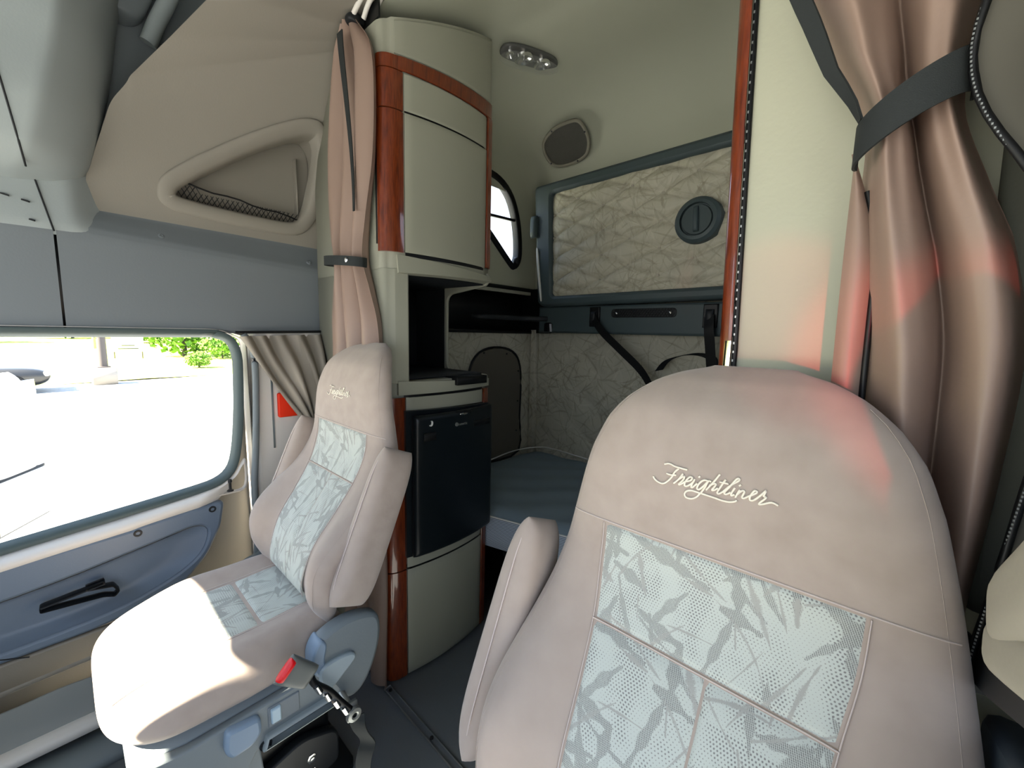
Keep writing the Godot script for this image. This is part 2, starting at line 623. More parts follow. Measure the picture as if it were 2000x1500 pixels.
# ---------------------------------------------------------------- cab shell
func build_shell():
	var side := [-2.32, -0.1, 1.0, -0.1, 1.0, 1.95, -0.3, 2.85, -2.32, 2.85]
	var b := B.new()
	var fl := struct("floor", "dark rubber cab floor between the two seats")
	b.box(Vector3(0, -0.05, -0.66), Vector3(2.4, 0.1, 3.32), 0.0)
	obj("floor_slab", b, M.rubber, fl)

	var wl := struct("wall_left", "passenger side shell of the cab")
	b = B.new()
	b.slab(poly([-0.98, -0.1, 1.0, -0.1, 1.0, 1.95, -0.3, 2.85, -0.98, 2.85]), fx(-1.22), 0.05, 0.0, loop([0.80, 1.34, -0.40, 1.34, -0.47, 1.2, -0.46, 0.95, -0.40, 0.75, 0.1, 0.66, 0.8, 0.58], 3))
	obj("outer_panel", b, M.tan, wl)
	b = B.new()
	b.slab(poly([-2.32, -0.1, -0.98, -0.1, -0.98, 2.85, -2.32, 2.85]), fx(-1.22), 0.05, 0.0, oval(1.2))
	obj("outer_panel", b, M.tan, wl)
	# the liner of the sleeper's side wall, with the window hole
	b = B.new()
	b.slab(poly([-2.21, 1.60, -0.80, 1.60, -0.80, 2.45, -2.21, 2.45]), fx(-1.10), 0.03, 0.0, oval(1.0))
	obj("side_liner", b, M.headliner, wl)

	var wr := struct("wall_right", "driver side shell of the cab with the open doorway")
	b = B.new()
	b.slab(poly([-1.0, -0.1, 1.0, -0.1, 1.0, 1.95, -0.3, 2.85, -1.0, 2.85]), fx(1.08), 0.06, 0.0, rounded([-0.36, 0.02, 0.75, 0.02, 0.75, 1.45, 0.55, 1.74, -0.36, 1.74], 0.08))
	obj("side_panel", b, M.tan, wr)
	b = B.new()
	b.slab(poly([-2.32, -0.1, -1.0, -0.1, -1.0, 2.85, -2.32, 2.85]), fx(1.08), 0.05, 0.0, oval(1.0))
	obj("side_panel", b, M.headliner, wr)

	var wb := struct("wall_rear", "rear wall of the sleeper behind the bunks")
	b = B.new()
	b.box(Vector3(0, 1.37, -2.26), Vector3(2.4, 2.96, 0.1), 0.0)
	obj("rear_panel", b, M.headliner, wb)

	var wf := struct("wall_front", "windshield wall of the cab")
	b = B.new()
	b.slab(poly([-1.22, -0.1, 1.14, -0.1, 1.14, 1.98, -1.22, 1.98]), fz(0.92), 0.06, 0.0, rounded([-1.06, 0.92, 1.04, 0.92, 0.98, 1.84, -0.98, 1.84], 0.06))
	obj("windshield_frame", b, M.trim, wf)
	b = B.new()
	b.box(Vector3(-0.31, 1.68, 0.88), Vector3(0.30, 0.40, 0.02), 0.006)
	obj("added_sun_block", b, M.trim, wf)  # unseen board added to keep the sun off the floor between the seats
	b = B.new()
	b.slab(rounded([0.92, 0.0, 0.92, 0.95, 0.62, 0.93, 0.50, 0.80, 0.56, 0.55, 0.60, 0.0], 0.08), fx(-1.05), 1.55, 0.02)
	obj("dashboard", b, M.trim, wf)

	var ro := struct("ceiling", "roof and headliner of the cab")
	b = B.new()
	b.slab(poly([-2.32, 2.79, -0.32, 2.79, 1.0, 1.90, 1.0, 1.97, -0.28, 2.86, -2.32, 2.86]), fx(-1.22), 2.36, 0.0)
	obj("roof_skin", b, M.trim, ro)

func oval(k: float) -> PackedVector2Array:      # the little quarter-round side window, as (z, y)
	var a := [-2.03, 1.855, -2.022, 1.97, -1.995, 2.08, -1.945, 2.175, -1.87, 2.235, -1.77, 2.262, -1.64, 2.255, -1.55, 2.21, -1.53, 2.15, -1.57, 2.09, -1.78, 1.93, -1.95, 1.79, -1.985, 1.775, -2.015, 1.80]
	var p := loop(a, 3)
	if k == 1.0:
		return p
	return B.inset(B.ccw(p), 1.0 - k)


# ---------------------------------------------------------------- trim above the passenger door
func side_profile(s: float, z: float) -> Vector2:       # (x, y) of the header over the door
	var hi := 1.592 - 0.058 * (z + 0.83) * -1.0
	var jn := 1.690 + 0.022 * (z + 0.853)
	var p := [Vector2(-1.135, 1.322), Vector2(-1.10, 1.322), Vector2(-1.088, 1.334), Vector2(-1.086, 1.36), Vector2(-1.082, 1.48), Vector2(-1.078, hi - 0.02), Vector2(-1.082, hi), Vector2(-1.098, hi + 0.03), Vector2(-1.12, jn - 0.012), Vector2(-1.128, jn + 0.02)]
	var t := s * (p.size() - 1)
	var i := mini(int(t), p.size() - 2)
	return p[i].lerp(p[i + 1], t - i)

func bulge(s: float, z: float) -> Vector2:              # (x, y) of the overhead bulge in front
	var k := sqrt(clampf((0.03 - z) / 0.19, 0.0, 1.0))
	return Vector2(0, 0)

func build_side_trim():
	var t := struct("trim_1", "blue-grey header trim over the passenger window")
	for seg in [[-0.90, -0.018], [-0.012, 0.90]]:
		var b := B.new()
		b.shell(func(u, v):
			var z := lerpf(seg[0], seg[1], v)
			var q := side_profile(u, z)
			return Vector3(q.x, q.y, z), 45, 30, 0.012)
		obj("header_panel", b, M.trim, t)
	var b := B.new()
	b.box(Vector3(-1.112, 1.50, -0.015), Vector3(0.03, 0.34, 0.02), 0.0)
	obj("seam_backing", b, M.black, t)
	for s in [[-0.258, 1.642], [-0.735, 1.622], [-0.835, 1.625]]:
		screw(t, Vector3(-1.094, s[1], s[0]), Vector3(1, 0.6, 0), 0.009, M.trim)

	# rear pillar behind the door, with its weather strip
	var p := struct("trim_2", "cream door pillar between the passenger window and the sleeper")
	b = B.new()
	b.slab(rounded([-0.90, 0.0, -0.505, 0.0, -0.505, 1.33, -0.90, 1.33], 0.02), fx(-1.15), 0.085, 0.008)
	obj("pillar_panel", b, M.cream, p)
	b = B.new()
	b.tube(path(pts3([-1.055, 1.32, -0.470, -1.052, 1.27, -0.497, -1.05, 1.15, -0.503, -1.05, 0.9, -0.492, -1.05, 0.7, -0.478, -1.05, 0.45, -0.475, -1.05, 0.1, -0.40]), 5), 0.012, 10)
	obj("weather_strip", b, M.seat_grey, p)
	b = B.new()
	b.box(Vector3(-1.064, 1.0, -0.562), Vector3(0.006, 0.28, 0.006), 0.0)
	obj("pillar_seam", b, M.seat_grey, p)

	# the overhead bulge
	var c := struct("trim_3", "pale blue-grey overhead console bulging over the passenger window")
	b = B.new()
	var f := func(u, v):
		# v runs from rear to front, u from the lower lip up and inwards
		var z: float = lerpf(-0.150, 0.9, pow(v, 1.6))
		var up: float = u
		var z0: float = -tab([0.0, 0.055, 0.06, 0.092, 0.17, 0.117, 0.29, 0.138, 0.5, 0.168, 0.68, 0.187, 1.0, 0.225], up)
		z = lerpf(z0 - 0.004, 0.9, pow(v, 2.0))
		var e: float = pow(clampf((z - z0 + 0.004) / 0.12, 0.0, 1.0), 0.42)
		var y: float = lerpf(1.735 + 0.02 * (1.0 - e), 2.46, up)
		var bulge_x: float = lerpf(-1.13, tab([0.0, -1.08, 0.03, -0.99, 0.10, -0.93, 0.25, -0.885, 0.5, -0.85, 1.0, -0.78], up), e)
		return Vector3(bulge_x, y, z)
	b.shell(f, 40, 60, 0.01)
	obj("console_shell", b, M.console, c)
	b = B.new()
	b.shell(func(u, v):
		var z := lerpf(-0.13, 0.9, pow(v, 1.7))
		var y := lerpf(1.602, 1.80, u)
		var low := tab([1.602, -1.081, 1.64, -1.096, 1.69, -1.124, 1.80, -1.13], y)
		return Vector3(lerpf(low, -1.072 - 0.01 * smoothstep(0.15, 0.0, u), smoothstep(-0.13, -0.045, z)), y, z), 16, 50, 0.008)
	obj("lower_panel", b, M.console, c)
	b = B.new()
	var seam := []
	for i in 24:
		var up := lerpf(0.03, 0.75, i / 23.0)
		seam.append(Vector3(tab([0.0, -1.08, 0.03, -0.99, 0.10, -0.93, 0.25, -0.885, 0.5, -0.85, 1.0, -0.78], up) + 0.001, lerpf(1.735, 2.46, up), 0.022 + 0.10 * up))
	b.tube(seam, 0.0022, 6)
	obj("console_seam", b, M.dark, c)
	b = B.new()
	b.tube(pts3([-1.073, 1.61, -0.014, -1.070, 1.65, -0.006, -1.070, 1.745, 0.012]), 0.0022, 6)
	obj("console_seam", b, M.dark, c)
	for q in [[0.064, 1.768, 0.02, -0.988], [0.034, 1.682, 0.016, -1.070], [0.026, 1.632, 0.012, -1.070], [0.070, 1.690, 0.016, -1.070]]:
		b = B.new()
		b.box(Vector3(q[3], q[1], q[0]), Vector3(0.008, 0.003, q[2]), 0.0, Basis(Vector3.RIGHT, -0.25))
		obj("vent_slot", b, M.dark, c)
	# the front roof shelf seen behind the bulge
	var h := struct("trim_4", "dark overhead shelf in front of the headliner")
	b = B.new()
	b.slab(poly([-0.24, 1.85, 0.2, 1.75, 0.2, 2.5, -0.75, 2.62, -0.45, 2.24]), fx(-1.155), 0.02, 0.0)
	obj("shelf_back", b, M.trim, h)
	b = B.new()
	b.tube(path(pts3([-1.09, 2.235, -0.262, -1.075, 2.30, -0.285, -1.05, 2.38, -0.318, -1.02, 2.47, -0.345]), 5), 0.026, 12, 0.8)
	obj("shelf_rib", b, M.console, h)
	b = B.new()
	b.soft_box(Vector3(-1.08, 2.345, -0.215), Vector3(0.05, 0.075, 0.055), Basis(Vector3.RIGHT, -0.4), 4.0)
	obj("shelf_pod", b, M.trim, h)


# ---------------------------------------------------------------- headliner with the cubby
func crease(z: float) -> Vector2:      # (x, y) of the fold between side and roof
	var v := clampf((z + 0.90) / 0.70, 0.0, 1.0)
	return Vector2(lerpf(-0.79, -0.955, v), lerpf(2.41, 2.06, v))

func skin_x(y: float, z: float) -> float:
	var c := crease(z)
	var t := clampf((y - 1.665) / (c.y - 1.665), 0.0, 1.0)
	return lerpf(-1.125, c.x, 0.25 * t + 0.75 * pow(t, 2.2))

func cab_roof(s: float, v: float) -> Vector3:      # s up the wall and over to the middle, v rear to front
	if s <= 0.54:
		var zf := tab([0.0, -0.082, 0.185, -0.094, 0.25, -0.111, 0.37, -0.136, 0.45, -0.156, 0.54, -0.195], s)
		var z := lerpf(-0.90, zf, v)
		var y := lerpf(1.665, crease(z).y, s / 0.54)
		return Vector3(skin_x(y, z), y, z)
	var c := Vector3(lerpf(-0.79, -0.955, v), lerpf(2.41, 2.06, v), -0.195)
	var p := [c, Vector3(lerpf(-0.765, -0.865, v), lerpf(2.415, 2.165, v), -0.278), Vector3(-0.73, lerpf(2.42, 2.27, v), -0.365), Vector3(-0.40, lerpf(2.43, 2.33, v), -0.45), Vector3(0.0, lerpf(2.44, 2.35, v), -0.47), Vector3(1.08, lerpf(2.30, 2.2, v), -0.40)]
	var k := [0.54, 0.62, 0.70, 0.82, 0.92, 1.0]
	for i in 5:
		if s <= k[i + 1] or i == 4:
			var t: float = (s - k[i]) / (k[i + 1] - k[i])
			var r: Vector3 = p[i].lerp(p[i + 1], t)
			return Vector3(r.x, r.y, lerpf(-0.90, r.z, v))
	return c

func cubby_outline() -> PackedVector2Array:
	return loop([-0.262, 1.787, -0.29, 1.852, -0.44, 1.975, -0.58, 2.07, -0.69, 2.128, -0.76, 2.128, -0.80, 2.05, -0.79, 1.90, -0.765, 1.80, -0.70, 1.735, -0.56, 1.727, -0.36, 1.735, -0.285, 1.750], 5)

func build_headliner():
	var t := struct("trim_5", "tan headliner over the passenger door with a netted cubby")
	var hole := B.inset(B.ccw(cubby_outline()), 0.022)
	var b := B.new()
	b.grid(func(u, v): return cab_roof(u, v), 140, 90, 0, func(u, v):
		var q := cab_roof(u, v)
		return u < 0.54 and Geometry2D.is_point_in_polygon(Vector2(q.z, q.y), hole))
	obj("headliner_skin", b, M.tan, t)
	# bezel ring that follows the wall
	var o := B.ccw(cubby_outline())
	b = B.new()
	var n := o.size()
	var prof := [Vector2(-0.006, -0.006), Vector2(-0.004, 0.008), Vector2(0.002, 0.013), Vector2(0.020, 0.015), Vector2(0.036, 0.012), Vector2(0.043, 0.006), Vector2(0.048, -0.008), Vector2(0.050, -0.05)]
	var rings := []
	for q in prof:
		var r := []
		for w in B.inset(o, q.x):
			r.append(Vector3(skin_x(w.y, w.x) + q.y, w.y, w.x))
		rings.append(r)
	for i in rings.size() - 1:
		for k in n:
			var m := (k + 1) % n
			b.quad(rings[i][k], rings[i][m], rings[i + 1][m], rings[i + 1][k], 0)
	obj("cubby_bezel", b, M.tan, t)
	# the pocket behind it
	b = B.new()
	var inn := B.inset(o, 0.040)
	var back := B.inset(o, 0.03)
	var xf := fx(-1.165)
	for k in n:
		var m := (k + 1) % n
		b.quad(Vector3(skin_x(inn[k].y, inn[k].x) - 0.04, inn[k].y, inn[k].x), Vector3(skin_x(inn[m].y, inn[m].x) - 0.04, inn[m].y, inn[m].x), Vector3(-1.16, back[m].y, back[m].x), Vector3(-1.16, back[k].y, back[k].x), 0)
	b.slab(back, fx(-1.168), 0.006, 0.0)
	obj("cubby_pocket", b, M.tan, t)
	b = B.new()
	b.box(Vector3(-1.15, 1.92, -0.715), Vector3(0.03, 0.24, 0.006), 0.002)
	obj("cubby_divider", b, M.tan, t)
	# sagging net across the lower part
	b = B.new()
	for i in 26:
		var z0 := -0.30 - 0.016 * i
		for d in [-1.0, 1.0]:
			var pp := []
			for j in 6:
				var y := 1.752 + 0.02 * j
				var z: float = z0 + d * 0.012 * j
				if z > -0.745 and z < -0.30 and y < 1.835 - 0.10 * (z + 0.30) * -0.4:
					pp.append(Vector3(-1.115 - 0.006 * sin(j * 1.2), y, z))
			if pp.size() > 1:
				b.tube(pp, 0.0013, 4)
	var hem := []
	for i in 12:
		var z := -0.29 - 0.042 * i
		hem.append(Vector3(-1.112, 1.842 - 0.055 * float(i) / 11.0 + 0.004 * sin(i * 1.7), z))
	b.tube(hem, 0.003, 6)
	var net := obj("cargo_net", b, M.black, t)
	net.set_meta("kind", "stuff")

	var r := struct("ceiling_001", "olive padded ceiling over the sleeper")
	b = B.new()
	b.grid(func(u, v):
		var x := lerpf(-1.07, 1.07, 0.5 - 0.5 * cos(u * PI))
		var z := lerpf(-0.78, -2.2, sin(v * PI / 2.0))
		return Vector3(x, dome(x, z), z), 70, 50)
	obj("ceiling_pad", b, M.headliner, r)
	b = B.new()
	b.slab(poly([-1.1, 2.40, -0.72, 2.46, 0.0, 2.47, 1.1, 2.40, 1.1, 2.8, -1.1, 2.8]), fz(-0.80), 0.02, 0.0)
	obj("roof_bulkhead", b, M.headliner, r)

func dome(x: float, z: float) -> float:
	var cy := tab([-2.3, 2.63, -2.0, 2.63, -1.45, 2.56, -1.25, 2.53, -0.74, 2.385], z)
	var ex := pow(maxf(0.0, 1.0 - pow(absf(x / 1.07), 5.0)), 0.4)
	var k := clampf((-z - 1.45) / 0.75, 0.0, 1.0)
	var ez := sqrt(maxf(0.0, 1.0 - pow(k, 3.5)))
	return 2.2 + (cy - 2.2) * ex * ez


# ---------------------------------------------------------------- passenger door
func build_passenger_door():
	var d := struct("door_1", "cream passenger door with a blue-grey armrest panel")
	var win := loop([0.78, 1.326, 0.2, 1.327, -0.34, 1.330, -0.395, 1.326, -0.44, 1.302, -0.462, 1.245, -0.463, 1.15, -0.456, 1.0, -0.440, 0.86, -0.415, 0.79, -0.365, 0.752, -0.28, 0.735, -0.1, 0.713, 0.16, 0.684, 0.5, 0.645, 0.78, 0.61, 0.80, 0.9], 3)
	var b := B.new()
	b.slab(rounded([-0.495, 0.12, 0.88, 0.12, 0.88, 1.336, -0.40, 1.338, -0.485, 1.30], 0.03), fx(-1.155), 0.075, 0.003, win)
	obj("door_skin", b, M.cream, d)
	# rubber seal round the glass
	b = B.new()
	var w := B.ccw(win)
	var ring := func(u, v):
		var ins := B.inset(w, lerpf(-0.003, 0.019, v))
		var q := ins[int(roundf(u * w.size())) % w.size()]
		return Vector3(-1.076 - 0.024 * v - 0.010 * sin(v * PI) * -1.0, q.y, q.x)
	b.shell(ring, w.size(), 5, 0.006)
	obj("window_seal", b, mat(Color(0.27, 0.32, 0.32), 0.5), d)
	b = B.new()
	b.slab(B.inset(w, 0.006), fx(-1.118), 0.005, 0.0)
	obj("window_pane", b, M.glass, d)
	b = B.new()
	b.shell(func(u, v):
		var z := lerpf(-0.405, 0.88, u)
		var y := tab([-0.405, 0.785, -0.365, 0.756, -0.30, 0.739, -0.1, 0.712, 0.16, 0.683, 0.5, 0.644, 0.88, 0.60], z)
		var q := path([Vector3(-1.098, -0.002, 0), Vector3(-1.075, -0.006, 0), Vector3(-1.050, -0.018, 0), Vector3(-1.042, -0.034, 0), Vector3(-1.06, -0.06, 0)], 3)
		var k: Vector3 = q[int(roundf(v * (q.size() - 1)))]
		return Vector3(lerpf(-1.09, k.x, smoothstep(-0.43, -0.30, z)), y + k.y, z), 60, 12, 0.006)
	obj("window_sill", b, M.cream, d)
	# cream bump with the lock pin at the rear corner
	b = B.new()
	b.slab(loop([-0.462, 0.83, -0.44, 0.815, -0.415, 0.775, -0.36, 0.742, -0.30, 0.727, -0.32, 0.712, -0.40, 0.705, -0.46, 0.72], 4), fx(-1.09), 0.022, 0.008)
	obj("corner_trim", b, M.cream, d)
	b = B.new()
	b.lathe([Vector2(0, 0.042), Vector2(0.006, 0.040), Vector2(0.007, 0.030), Vector2(0.0045, 0.026), Vector2(0.0045, 0.0), Vector2(0.011, -0.002), Vector2(0.011, -0.006)], Transform3D(Basis(Vector3.RIGHT, Vector3(0, 0, -1), Vector3.UP), Vector3(-1.058, 0.728, -0.40)), 12)
	obj("lock_pin", b, M.dark, d)

	# armrest panel with its bowl
	var bowl := loop([-0.318, 0.600, -0.306, 0.54, -0.27, 0.495, -0.2, 0.455, -0.08, 0.418, 0.06, 0.402, 0.3, 0.40, 0.52, 0.44, 0.6, 0.50, 0.4, 0.53, 0.2, 0.545, 0.05, 0.562, -0.08, 0.585, -0.2, 0.608, -0.28, 0.622], 3)
	var panel := rounded([-0.378, 0.695, -0.362, 0.60, -0.315, 0.50, -0.245, 0.425, -0.15, 0.385, 0.0, 0.366, 0.85, 0.352, 0.85, 0.60, 0.16, 0.650, -0.12, 0.668, -0.14, 0.675], 0.02, 3)
	b = B.new()
	b.slab(panel, fx(-1.085), 0.038, 0.010, bowl)
	obj("armrest_panel", b, M.door_grey, d)
	b = B.new()
	var bw := B.ccw(bowl)
	var c := Vector2(0.05, 0.49)
	b.grid(func(u, v):
		var q: Vector2 = bw[int(roundf(u * bw.size())) % bw.size()]
		var r := q.lerp(c + (q - c) * 0.08, v)
		return Vector3(-1.052 - 0.040 * sin(minf(1.0, v * 2.6) * PI / 2.0), r.y, r.x), bw.size(), 12)
	obj("armrest_bowl", b, M.door_grey, d)
	b = B.new()
	b.slab(rounded([0.10, 0.504, 0.10, 0.485, -0.035, 0.474, -0.062, 0.462, -0.075, 0.478, -0.062, 0.505, 0.0, 0.516, -0.045, 0.522], 0.006), fx(-1.065), 0.035, 0.005)
	obj("door_handle", b, M.black, d)
	for s in [[-0.130, 0.652], [-0.338, 0.672]]:
		b = B.new()
		b.lathe([Vector2(0.0, 0.0), Vector2(0.006, 0.0), Vector2(0.006, 0.004), Vector2(0.011, 0.004), Vector2(0.012, 0.0)], Transform3D(Basis(Vector3(0, 0, 1), Vector3(0, 1, 0), Vector3(1, 0, 0)), Vector3(-1.048, s[1], s[0])), 16)
		obj("screw_cap", b, M.dark, d)
	# panel seam, lower tan band, map pocket
	b = B.new()
	b.tube(pts3([-1.046, 0.43, 0.30, -1.046, 0.357, 0.13]), 0.0018, 5)
	obj("panel_seam", b, M.dark, d)
	b = B.new()
	b.slab(rounded([-0.34, 0.36, 0.86, 0.345, 0.86, 0.235, -0.20, 0.265], 0.02), fx(-1.082), 0.022, 0.006)
	obj("lower_band", b, M.tan, d)
	b = B.new()
	b.shell(func(u, v):
		var z := lerpf(-0.22, 0.86, u)
		var y := lerpf(0.10, 0.225, v)
		return Vector3(-1.02 + 0.015 * v + 0.01 * sin(u * 40.0) * v * 0.3, y + 0.02 * sin(u * 5.0) * v, z), 40, 6, 0.004)
	obj("map_pocket", b, mat(Color(0.55, 0.56, 0.55), 0.25), d)
	b = B.new()
	b.box(Vector3(-1.025, 0.095, 0.32), Vector3(0.10, 0.035, 1.08), 0.01)
	obj("pocket_lip", b, M.cream, d)
	b = B.new()
	b.box(Vector3(-0.99, 0.02, 0.3), Vector3(0.2, 0.04, 1.2), 0.01)
	obj("door_sill", b, M.seat_grey, d)

	# grey curtain over the door's rear edge
	var t := thing("window_curtain", "small pleated grey curtain gathered beside the passenger window", "curtain")
	b = B.new()
	b.shell(func(u, v):
		var top := Vector3(-1.05, lerpf(1.312, 1.325, u), lerpf(-0.458, -0.86, u))
		var g := Vector3(-1.0, 0.925 + 0.02 * u, lerpf(-0.688, -0.735, u))
		var k := pow(v, 0.92)
		var q := top.lerp(g, k)
		var bow := sin(v * PI)
		q.z += bow * (0.012 if u < 0.5 else -0.012)
		q.x += (0.015 * sin(u * 40.0 + 1.2 * sin(v * 4.0 + u * 6.0)) + 0.008 * sin(u * 17.0 + v * 5.0)) * (1.0 - 0.35 * v) + 0.05 * bow * sin(u * PI)
		return q, 150, 36, 0.003)
	obj("cloth", b, M.window_cloth, t)
	b = B.new()
	b.tube(pts3([-1.05, 1.326, -0.445, -1.05, 1.338, -0.88]), 0.005, 8)
	obj("curtain_rail", b, M.black, t)
	b = B.new()
	b.band(path(pts3([-0.985, 0.945, -0.67, -0.98, 0.90, -0.70, -0.98, 0.86, -0.72, -0.985, 0.72, -0.74]), 4), [Vector3(0, 0.01, -0.045)], 0.003)
	obj("tie_strap", b, M.webbing, t)

	var r := thing("warning_tag", "bright red-orange panel peeking out under the grey window curtain", "panel")
	b = B.new()
	b.slab(rounded([-0.655, 0.985, -0.578, 0.985, -0.578, 1.085, -0.655, 1.085], 0.008), fx(-1.064), 0.02, 0.004)
	obj("face", b, M.orange, r)

	var g := thing("grab_loop", "grey rubber hose loop behind the passenger seat cushion", "hose")
	b = B.new()
	b.tube(path(pts3([-1.0, 0.02, -0.36, -1.0, 0.36, -0.37, -1.0, 0.43, -0.40, -1.0, 0.455, -0.46, -1.0, 0.44, -0.53, -1.0, 0.02, -0.56]), 6), 0.014, 10)
	obj("hose", b, M.seat_grey, g)


# ---------------------------------------------------------------- sleeper
func quilt(px: float, py: float, a: float, b: float) -> float:     # puffed diamonds, 0 on the stitching
	var p = px / (2.0 * a) + py / (2.0 * b)
	var q = px / (2.0 * a) - py / (2.0 * b)
	return pow(absf(sin(p * PI) * sin(q * PI)), 0.34)

func build_sleeper():
	var w = struct("window_1", "small black framed quarter-round sleeper window")
	var b = B.new()
	b.slab(oval(1.026), fx(-1.11), 0.052, 0.006, oval(0.988))
	obj("window_frame", b, M.black, w)
	b = B.new()
	b.slab(oval(1.003), fx(-1.09), 0.005, 0.0)
	obj("pane", b, M.glass, w)
	b = B.new()
	b.box(Vector3(-1.08, 2.04, -1.78), Vector3(0.02, 0.014, 0.50), 0.003, Basis(Vector3.RIGHT, 0.05))
	obj("glazing_bar", b, M.black, w)
	b = B.new()
	b.soft_box(Vector3(-1.05, 1.80, -1.985), Vector3(0.018, 0.022, 0.014), Basis(), 3.0, 10)
	obj("window_latch", b, M.black, w)

	# carpet and threshold
	var t = thing("carpet", "grey-brown carpet covering the sleeper floor behind the aluminium strip", "carpet")
	b = B.new()
	b.slab(rect(-1.06, -2.2, 1.06, -0.738), fy(0.0), 0.008, 0.002)
	obj("pile", b, M.carpet, t)
	t = thing("threshold_strip", "aluminium strip with screws along the edge of the sleeper carpet", "strip")
	b = B.new()
	b.slab(rounded([-0.525, -0.755, 0.62, -0.735, 0.62, -0.705, -0.525, -0.725], 0.004), fy(0.004), 0.008, 0.003)
	obj("strip", b, M.alu, t)
	for x in [-0.50, -0.24, 0.02, 0.28, 0.54]:
		screw(t, Vector3(x, 0.012, -0.74 + (x + 0.525) * 0.0175), Vector3.UP, 0.006, M.dark)

	# dark shelf pocket along the passenger wall under the window
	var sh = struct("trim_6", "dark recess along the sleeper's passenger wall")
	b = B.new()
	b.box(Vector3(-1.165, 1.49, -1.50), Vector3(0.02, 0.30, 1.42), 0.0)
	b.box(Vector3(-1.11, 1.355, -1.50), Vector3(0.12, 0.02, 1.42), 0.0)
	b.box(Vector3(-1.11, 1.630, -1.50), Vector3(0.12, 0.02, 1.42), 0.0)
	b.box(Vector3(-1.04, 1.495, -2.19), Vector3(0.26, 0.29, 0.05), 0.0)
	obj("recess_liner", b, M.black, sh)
	b = B.new()
	b.slab(rounded([-1.10, -2.19, -0.84, -2.19, -0.84, -2.06, -0.95, -1.95, -1.02, -1.66, -1.10, -1.64], 0.04), fy(1.425), 0.03, 0.008)
	obj("corner_tray", b, M.dark, sh)
	b = B.new()
	b.lathe([Vector2(0, 0.055), Vector2(0.038, 0.055), Vector2(0.045, 0.048), Vector2(0.045, 0.0), Vector2(0.0, 0.0)], Transform3D(Basis(Vector3.RIGHT, Vector3(0, 0, -1), Vector3.UP), Vector3(-0.84, 1.362, -2.10)), 20)
	obj("tray_hinge", b, mat(Color(0.10, 0.10, 0.10), 0.12), sh)

	# quilted linings of the lower bunk
	var q = struct("wall_rear_001", "twig-print quilted lining on the rear wall behind the lower bunk")
	b = B.new()
	b.grid(func(u, v):
		var x = lerpf(-1.035, 1.05, u)
		var y = lerpf(0.30, 1.365, v)
		return Vector3(x, y, -2.208 + 0.018 * quilt(x, y - 0.03, 0.17, 0.12) + 0.004 * sin(x * 31.0) * sin(y * 27.0)), 150, 80)
	obj("quilted_panel", b, M.twig, q)
	q = struct("wall_left_001", "twig-print quilted lining on the passenger wall beside the lower bunk")
	b = B.new()
	b.grid(func(u, v):
		var z = lerpf(-2.21, -0.80, u)
		var y = lerpf(0.0, 1.365, v)
		return Vector3(-1.072 + 0.012 * quilt(z, y, 0.17, 0.12), y, z), 100, 80)
	obj("quilted_panel", b, M.twig, q)
	b = B.new()
	b.box(Vector3(-1.035, 0.9, -2.185), Vector3(0.05, 0.95, 0.05), 0.012)
	obj("corner_strip", b, M.twig, q)
	b = B.new()
	var hatch = loop([-2.055, 0.56, -2.055, 0.8, -2.06, 1.0, -2.045, 1.13, -2.0, 1.205, -1.90, 1.245, -1.76, 1.245, -1.66, 1.20, -1.61, 1.10, -1.60, 0.9, -1.60, 0.56, -1.80, 0.54], 3)
	b.slab(hatch, fx(-1.065), 0.016, 0.004)
	obj("access_hatch", b, mat(Color(0.36, 0.34, 0.30), 0.8), q)
	b = B.new()
	var hl = []
	for p in B.inset(B.ccw(hatch), -0.008):
		hl.append(Vector3(-1.052, p.y, p.x))
	hl.append(hl[0])
	b.tube(hl, 0.007, 6)
	obj("hatch_edge", b, M.black, q)
	for s in [[-1.72, 1.225], [-1.92, 1.215], [-2.035, 1.10], [-2.035, 0.90], [-2.03, 0.70], [-1.64, 1.07]]:
		screw(q, Vector3(-1.048, s[1], s[0]), Vector3(1, 0, 0), 0.006, M.black)

	# rail with vents and belts under the folded bunk
	var r = struct("trim_7", "dark teal rail across the rear wall under the folded bunk")
	b = B.new()
	b.box(Vector3(0.03, 1.435, -2.13), Vector3(1.90, 0.16, 0.12), 0.012)
	obj("rail_body", b, M.teal, r)
	b = B.new()
	b.slab(rounded(rect(-0.405, 1.445, -0.045, 1.492), 0.022), fz(-2.073), 0.006, 0.002)
	obj("vent_plate", b, M.dark, r)
	b = B.new()
	for i in 22:
		for j in 4:
			var cx = -0.385 + 0.0152 * i + (0.0076 if j % 2 else 0.0)
			b.lathe([Vector2(0.0, -0.001), Vector2(0.0035, 0.0), Vector2(0.0052, 0.002), Vector2(0.0062, 0.0)], Transform3D(Basis(), Vector3(cx, 1.4525 + 0.0105 * j, -2.0665)), 6)
	var vr = obj("vent_ribs", b, M.black, r)
	vr.set_meta("kind", "stuff")
	screw(r, Vector3(-0.37, 1.468, -2.063), Vector3(0, 0, 1), 0.006, M.chrome)
	screw(r, Vector3(-0.075, 1.468, -2.063), Vector3(0, 0, 1), 0.006, M.chrome)

